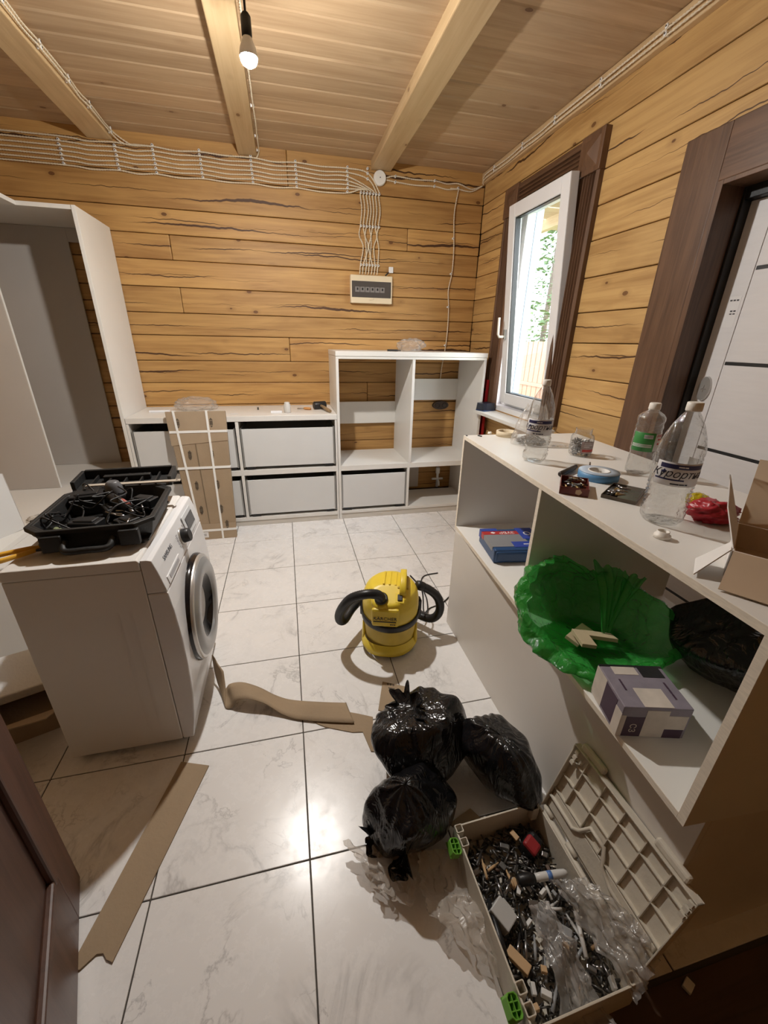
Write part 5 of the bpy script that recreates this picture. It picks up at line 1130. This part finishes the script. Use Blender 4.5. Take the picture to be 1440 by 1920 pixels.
# ---------------------------------------------------------- on the low worktop and shelf unit
def on(o, x, y, z, rz=0): o.location = (x, y, z); o.rotation_euler = (0,0,rz); return o
ml = thing('rubber_mallet', 'black rubber mallet with a wooden handle on the low worktop', 'mallet', (.770,.60,.951), (0,0,-1.25))
MB().tube([(0,-.055,.034),(0,-.05,.034),(0,.05,.034),(0,.055,.034)], [.028,.033,.033,.028], 18).build('mallet_head', BLACK, ml); MB().tube([(-.01,0,.034),(.08,0,.03),(.19,0,.016),(.225,0,.013)], [.010,.012,.014,.012], 10).build('mallet_handle', plain('worn_wood_handle', (.28,.19,.10), .6, var=.15), ml)
ch = thing('chisel', 'small chisel with an orange wooden handle on the low worktop', 'chisel', (.577,.60,.951), (0,0,-.45)); MB().tube([(0,0,.008),(.06,0,.01)], .004, 8).build('blade', STEEL, ch); MB().tube([(.058,0,.011),(.07,0,.012),(.11,0,.012),(.125,0,.012)], [.007,.011,.012,.008], 12).build('handle', plain('orange_wood', (.55,.26,.08), .45), ch)
tag(on(MB().lathe([(.026,0),(.028,.004),(.028,.062),(.022,.070),(.022,.082),(.018,.084)], 24).build('white_jar', plain('milky_jar', (.60,.58,.55), .35)), .49,.45,.951), 'small milky white jar standing on the low worktop', 'jar')
for (x, y, sx, rz, lab) in ((.40,.45,.045,.05,'white offcut block between jar and flat pack on the worktop'), (-.52,.58,.075,.1,'long white offcut lying at the closet end of the worktop'), (.07,.43,.03,0,'flat white label sheet stuck near the worktop middle')):
    tag(on(MB().box(-sx,sx,-.018,.018,0,.016 if sx > .035 else .0015).build('white_offcut', PVC, bevel=.001), x, y, .951, rz), lab, 'offcut')
tag(on(MB().box(-.006,.006,-.012,.012,0,.02).build('dark_plug', SCREW, bevel=.002), .245,.62,.951), 'tiny dark plug standing on the worktop against the logs', 'plug')
crumple('plastic_bag', 'crumpled clear plastic bag behind the flat pack on the worktop', (-.245,.66,.951), (.155,.09,.11), FILM, 31, 'bag', 60, 36)
crumple('plastic_bag', 'crumpled shiny clear bag on top of the shelf unit', (1.575,.56,1.438), (.115,.08,.105), FILM, 12, 'bag', 60, 36)
tag(on(MB().box(-.045,.045,-.012,.012,0,.014).box(.045,.075,-.006,.006,.002,.01).build('small_knife', BLACK, bevel=.002), 1.395,.50,1.438,.1), 'thin black knife beside the shiny bag on the shelf unit', 'knife')
rl = thing('spirit_level', 'red metal spirit level standing upright behind the counter by the window', 'spirit level', (2.222,.350,.0), (0,0,0)); REDM = plain('red_painted_metal', (.36,.015,.02), .35, metal=.3)
pieces('level_rail', REDM, rl, [(-.012,.012,-.028,-.022,0,1.22), (-.012,.012,.022,.028,0,1.22)], .001); pieces('level_web', REDM, rl, [(-.004,.004,-.022,.022,0,1.10), (-.004,.004,-.022,.022,1.17,1.22)], .001); MB().tube([(-.001,-.02,1.135),(-.001,.02,1.135)], .012, 10).build('vial', plain('black_vial', (.03,.03,.03), .3), rl)
dv_ = thing('laser_device', 'black and blue tool with a round opening on the window sill', 'tool', (2.18,.235,.973), (0,0,.4)); 
wall_ring('device_ring', .070, .055, .010, .065, .034, plain('black_blue_plastic', (.015,.018,.03), .3), dv_, .02, -.004); pieces('device_base', plain('blue_plastic', (.03,.07,.22), .4), dv_, [(-.066,.066,-.052,.052,0,.012)], .004)
# ---------------------------------------------------------- by the closet, left of the washing machine
fp = thing('loose_board', 'white drawer front standing upright on the closet bench', 'panel', (-1.075,-.60,.4745), (0,radians(-3),math.atan2(.115,.057)))
pieces('panel', WHITE2, fp, [(-.35,.065,-.008,.008,0,.335)], .001); pieces('edge_band', GREYLAM, fp, [(.0655,.068,-.008,.008,0,.335)], 0)
crumple('film_scrap', 'scrap of clear film lying on the closet bench by the drawer front', (-1.02,-.42,.4745), (.06,.05,.03), FILM, 17, 'film')
lb = thing('packing_carton', 'torn open cardboard carton on the floor behind the washing machine', 'box', (-.66,-1.50,0), (0,0,.35))
pieces('carton_wall', CARD, lb, [(-.16,.11,-.14,-.136,.0,.10), (-.16,.11,.136,.14,.0,.12), (-.16,-.156,-.136,.136,0,.12), (.106,.11,-.136,.136,0,.10)], 0); pieces('carton_floor', CARD, lb, [(-.156,.106,-.136,.136,0,.004)], 0)
MB().add([(-.16,-.14,.10),(.11,-.14,.10),(.10,-.30,.20),(-.15,-.29,.22)], [(0,1,2,3)]).build('carton_flap', CARD, lb, solid=.004); MB().add([(.11,-.136,.10),(.11,.136,.10),(.14,.12,.24),(.145,-.11,.22)], [(0,1,2,3)]).build('carton_flap', CARDIN, lb, solid=.004)
FOAM = plain('white_foam', (.78,.78,.78), .7, bump=.2, bscale=90)
fo = thing('foam_block', 'white foam packing block propped on the carton behind the washer', 'foam', (-.70,-1.40,.125), (.25,.1,.5)); pieces('foam_slab', FOAM, fo, [(-.17,.10,-.11,.11,0,.05)], .006); pieces('foam_lip', FOAM, fo, [(-.17,-.13,-.11,.11,.05,.11), (.06,.10,-.11,.11,.05,.10)], .006)
wp = thing('leaning_board', 'glossy white panel leaning behind the washing machine', 'panel', (-.72,-1.27,.0), (radians(-14),0,.45)); pieces('panel', WHITE, wp, [(-.2,.2,-.008,.008,.002,.56)], .001)
# ============================================================ TOOL ORGANIZER on the floor
IV = plain('ivory_plastic', (.62,.565,.47), .5, var=.12, vscale=8, bump=.1, bscale=90)
og = thing('tool_organizer', 'ivory plastic tool organizer lying open on the floor with green latches', 'organizer', (1.065,-2.575,0), (0,0,.03))
ox, oy, oh = .150, .212, .118
pieces('tray_floor', IV, og, [(-ox,ox,-oy,oy,0,.005)], .001)
pieces('tray_wall', IV, og, [(-ox,-ox+.005,-oy,oy,.005,oh), (ox-.005,ox,-oy,oy,.005,oh), (-ox+.005,ox-.005,oy-.005,oy,.005,oh), (-ox+.005,ox-.005,-oy,-oy+.005,.005,oh)], .001)
for (x, y) in ((-ox+.012,oy-.012), (-ox+.012,oy-.05), (ox-.02,oy-.012), (-ox+.012,-oy+.03), (-ox+.012,-oy+.065), (ox-.02,-oy+.012)):
    wall_ring('socket_lug', .012, .012, oh-.05, oh+.004, .003, IV, og, .002).location = (x, y, 0)
MB().tube([(ox+.006,-oy+.01,oh-.002),(ox+.006,oy-.03,oh-.002)], .009, 12).build('hinge_bar', IV, og)
LG = plain('lime_latch', (.16,.42,.05), .4)
for y in (.165, -.165):
    lt = wall_ring('latch', .016, .022, -.010, .016, .003, LG, og, .006); lt.location = (-ox-.020, y, oh-.022); lt.rotation_euler = (.1,.35,0)
    for q in (-.007, .007): MB().box(-.014,.014,q-.001,q+.001,-.008,.014).build('latch_rib', LG, lt)
    MB().box(-.001,.001,-.020,.020,-.008,.014).build('latch_rib', LG, lt); MB().box(-.015,.015,-.021,.021,-.010,-.007).build('latch_back', LG, lt)
# lid, tipped up against the counter
LMx = T(ox+.012, 0, oh+.004, ry=radians(-75))      # local x up the lid, y along, z = outer side away from the tray
lw, ll = .272, .200
def lb_(nm, b, par=None, bevel=.001, m=IV): return MB().box(*b, M=LMx).build(nm, m, par or og, bevel=bevel)
lid_ = lb_('lid', (0,lw,-ll,ll,-.014,-.010))
for b in ((0,lw,-ll,-ll+.004,-.010,.010), (0,lw,ll-.004,ll,-.010,.010), (lw-.004,lw,-ll,ll,-.010,.010)): lb_('lid_wall', b)
for x in (.085, .15, .215): MB().box(x-.0015,x+.0015,-ll+.004,ll-.004,-.010,.000, M=LMx).build('lid_rib', IV, lid_)
for y in (-.135,-.065,.005,.075,.145): MB().box(.085,lw-.004,y-.0015,y+.0015,-.010,.000, M=LMx).build('lid_rib', IV, lid_)
lb_('lid_panel', (.012,.078,-.19,.19,-.010,-.003), lid_, .004)
MB().tube([LMx @ Vector(p) for p in ((.055,-.20,.0),(.055,-.06,.0),(.075,-.02,.0),(.12,.0,.0),(.12,.05,.0),(.075,.07,.0),(.055,.09,.0),(.055,.20,.0))], .006, 8).build('lid_moulding', IV, lid_)
for y in (-.12, .14): lb_('lid_catch', (lw,lw+.022,y-.045,y+.045,-.014,.004), None, .006)
for y in (-.19, .18):
    for i in range(3): MB().box(lw-.02-.02*i,lw-.008-.02*i,y-.006,y+.006,.004,.014, M=LMx).build('lid_tooth', IV, lid_)
for y in (-.17,-.06,.06,.17): MB().tube([LMx @ Vector((.004,y-.02,.002)), LMx @ Vector((.004,y+.02,.002))], .008, 8).build('hinge_knuckle', IV, lid_)
# what lies in the tray: heap of bits
OM = Matrix.Translation(og.location) @ Matrix.Rotation(.03, 4, 'Z')
random.seed(44)
DBR = plain('rusty_brown_bits', (.10,.06,.04), .6, var=.4, vscale=50)
sm = MB()
for i in range(900):
    x, y = random.uniform(-ox+.012,ox-.012), random.uniform(-oy+.012,oy-.012); z = random.uniform(.008,.045); a = random.uniform(0,pi); l = random.uniform(.006,.016); d = Vector((cos(a),sin(a),random.uniform(-.4,.4)))*l
    sm.tube([Vector((x,y,z))-d, Vector((x,y,z))+d], random.uniform(.002,.0045), 4)
o = sm.build('loose_fittings', plain('dark_mixed_metal', (.15,.14,.13), .4, metal=.6, var=.5, vscale=40)); o.location = og.location; o.rotation_euler = og.rotation_euler; tag(o, 'dark heap of tiny screws and fittings covering the organizer tray', 'fittings', kind='stuff')
MW = plain('white_plastic_bit', (.66,.65,.63), .4); MG = plain('grey_plastic_bit', (.30,.31,.32), .4); MTN = plain('tan_wood_bit', (.52,.34,.18), .6); MBLK = BLACK
gg = 'loose bits on top of the organizer heap'
for i in range(70):
    x, y = random.uniform(-ox+.03,ox-.03), random.uniform(-oy+.03,oy-.03)
    far = y > .06; z = random.uniform(.044,.066); a = random.uniform(0,pi); l = random.uniform(.010,.034)
    m = random.choice([DBR, DBR, STEEL, MATS['dark_screw'], MTN]) if far else random.choice([STEEL, STEEL, MG, MBLK, MW, MTN, STEEL])
    c_ = Vector((x,y,z)); d = Vector((cos(a),sin(a),random.uniform(-.35,.35)))*l
    kind = random.random()
    if kind < .55:
        o = MB().tube([OM @ (c_-d), OM @ (c_+d*.3), OM @ (c_+d*.31), OM @ (c_+d)], [.0042,.0042,.0028,.0022], 7).build('drill_bit', m); tag(o, 'slim bit or screw lying on top of the organizer heap', 'bit', gg)
    else:
        sx, sy, sz = random.uniform(.006,.014), random.uniform(.004,.009), random.uniform(.004,.008)
        o = MB().box(-sx,sx,-sy,sy,-sz,sz, M=OM @ T(x,y,z,rz=a,rx=random.uniform(-.4,.4))).build('plastic_fitting', m, bevel=.0015); tag(o, 'small block shaped fitting lying on top of the organizer heap', 'fitting', gg)
# the recognisable ones
def put(o, x, y, z, rz=0, rx=0, ry=0): o.location = OM @ Vector((x,y,z)); o.rotation_euler = (rx,ry,rz+.03); return o
tmz = thing('tape_measure', 'dark tape measure with a red top in the far corner of the organizer', 'tape measure'); put(tmz, .085,.135,.05, .5, .3)
pieces('measure_body', BLACK, tmz, [(-.032,.032,-.022,.022,-.03,.026)], .012); pieces('red_cover', plain('dull_red_plastic', (.32,.025,.03), .4), tmz, [(-.030,.012,-.023,.023,.010,.030)], .008)
gt = thing('glue_tube', 'white tube with a black nozzle and blue band across the organizer heap', 'tube'); put(gt, .055,.045,.075, -.12)
MB().tube([(-.02,0,0),(.0,0,0),(.055,0,0),(.075,0,0),(.083,0,0)], [.010,.0115,.0115,.010,.006], 14).build('tube_body', MW, gt); MB().tube([(-.072,0,0),(-.066,0,0),(-.03,0,0),(-.018,0,0)], [.009,.0155,.0155,.011], 14).build('tube_nozzle', BLACK, gt); MB().tube([(.020,0,0),(.034,0,0)], .0119, 14).build('blue_band', plain('blue_band', (.10,.22,.55), .4), gt)
o = MB().box(-.024,.024,-.03,.03,-.02,.02).box(.024,.030,-.02,.02,-.014,.014).build('grey_socket_block', plain('light_grey_block', (.50,.50,.49), .4), bevel=.003); put(o, -.095,.0,.062, .5, .2); tag(o, 'light grey plastic block beside the left wall of the organizer', 'fitting')
o = MB().box(-.045,.045,-.010,.010,-.006,.006).build('metal_plate', MG, bevel=.003); put(o, .03,-.055,.070, -.75, .2); tag(o, 'pale grey metal plate lying slanted mid heap in the organizer', 'plate')
o = MB().tube([(-.045,0,0),(.045,0,.004)], .006, 8).build('white_dowel', MW); put(o, .085,-.09,.072, 1.2); tag(o, 'white plastic dowel near the hinge side of the organizer', 'dowel')
o = MB().box(-.03,.03,-.012,.012,-.008,.008).build('wood_wedge', MTN, bevel=.002); put(o, -.10,-.09,.062, -1.0); tag(o, 'tan wooden wedge along the left side of the organizer', 'wedge')
o = MB().tube([(-.06,0,0),(-.02,0,0),(.06,0,0)], [.009,.009,.005], 10).build('black_bit_holder', BLACK); put(o, -.125,-.02,.07, 1.45); tag(o, 'long black bit holder standing along the left organizer wall', 'bit holder')
# film thrown over the near half
FG = film('grey_clear_film', (.80,.78,.76), clear=.60, rough=.22, gloss=.6, bump=1.0, bscale=20)
P_ = lambda x, y, z: tuple(OM @ Vector((x, y, z)))
sheet('crumpled greyish clear bag draped over the near half of the organizer', [P_(-.035,-.02,.085), P_(.02,-.02,.085), P_(.055,-.255,.05), P_(-.05,-.275,.03)], 13, .05, FG, name='plastic_bag')
sheet('crumpled clear film hanging from the organizer lid into the tray', [P_(.06,.01,.085), P_(.135,-.02,.13), P_(.20,-.20,.16), P_(.115,-.235,.07)], 27, .05, FG, name='plastic_bag')
# white crumbs near the threshold
o = MB().box(-.014,.014,-.010,.010,0,.012).build('white_crumb', PVC, bevel=.002); o.location = (1.39,-2.79,.0005); o.rotation_euler = (0,0,.4); tag(o, 'small white plastic scrap on the dark floorboards by the counter', 'scrap')
# ============================================================ LAMP
l = thing('bulb_lamp', 'bare glowing bulb hanging in a black socket beside the middle ceiling beam', 'lamp', (.443, -.88, 2.54))
EM, nt, out = _new('lit_bulb'); e = N(nt, 'ShaderNodeEmission', i_Strength=LAMP_POWER*23); e.inputs[0].default_value = (1.0, .965, .915, 1); nt.links.new(e.outputs[0], out.inputs[0])
MB().lathe([(.001,-.052),(.014,-.050),(.025,-.043),(.0305,-.034),(.033,-.024)], 28, capb=False, capt=False).build('bulb', EM, l)
MB().lathe([(.0334,-.0245),(.0345,-.023),(.0345,-.016),(.0295,.004),(.020,.026),(.0155,.036)], 28).build('bulb_housing', PVC, l)
MB().lathe([(.016,.033),(.019,.036),(.019,.09),(.012,.1),(.004,.105)], 20).build('socket', BLACK, l)
MB().tube([(0,0,.1),(0,.005,.18),(-.02,.01,.23),(-.045,.01,.245)], .0045, 8).build('flex', BLACK, l)
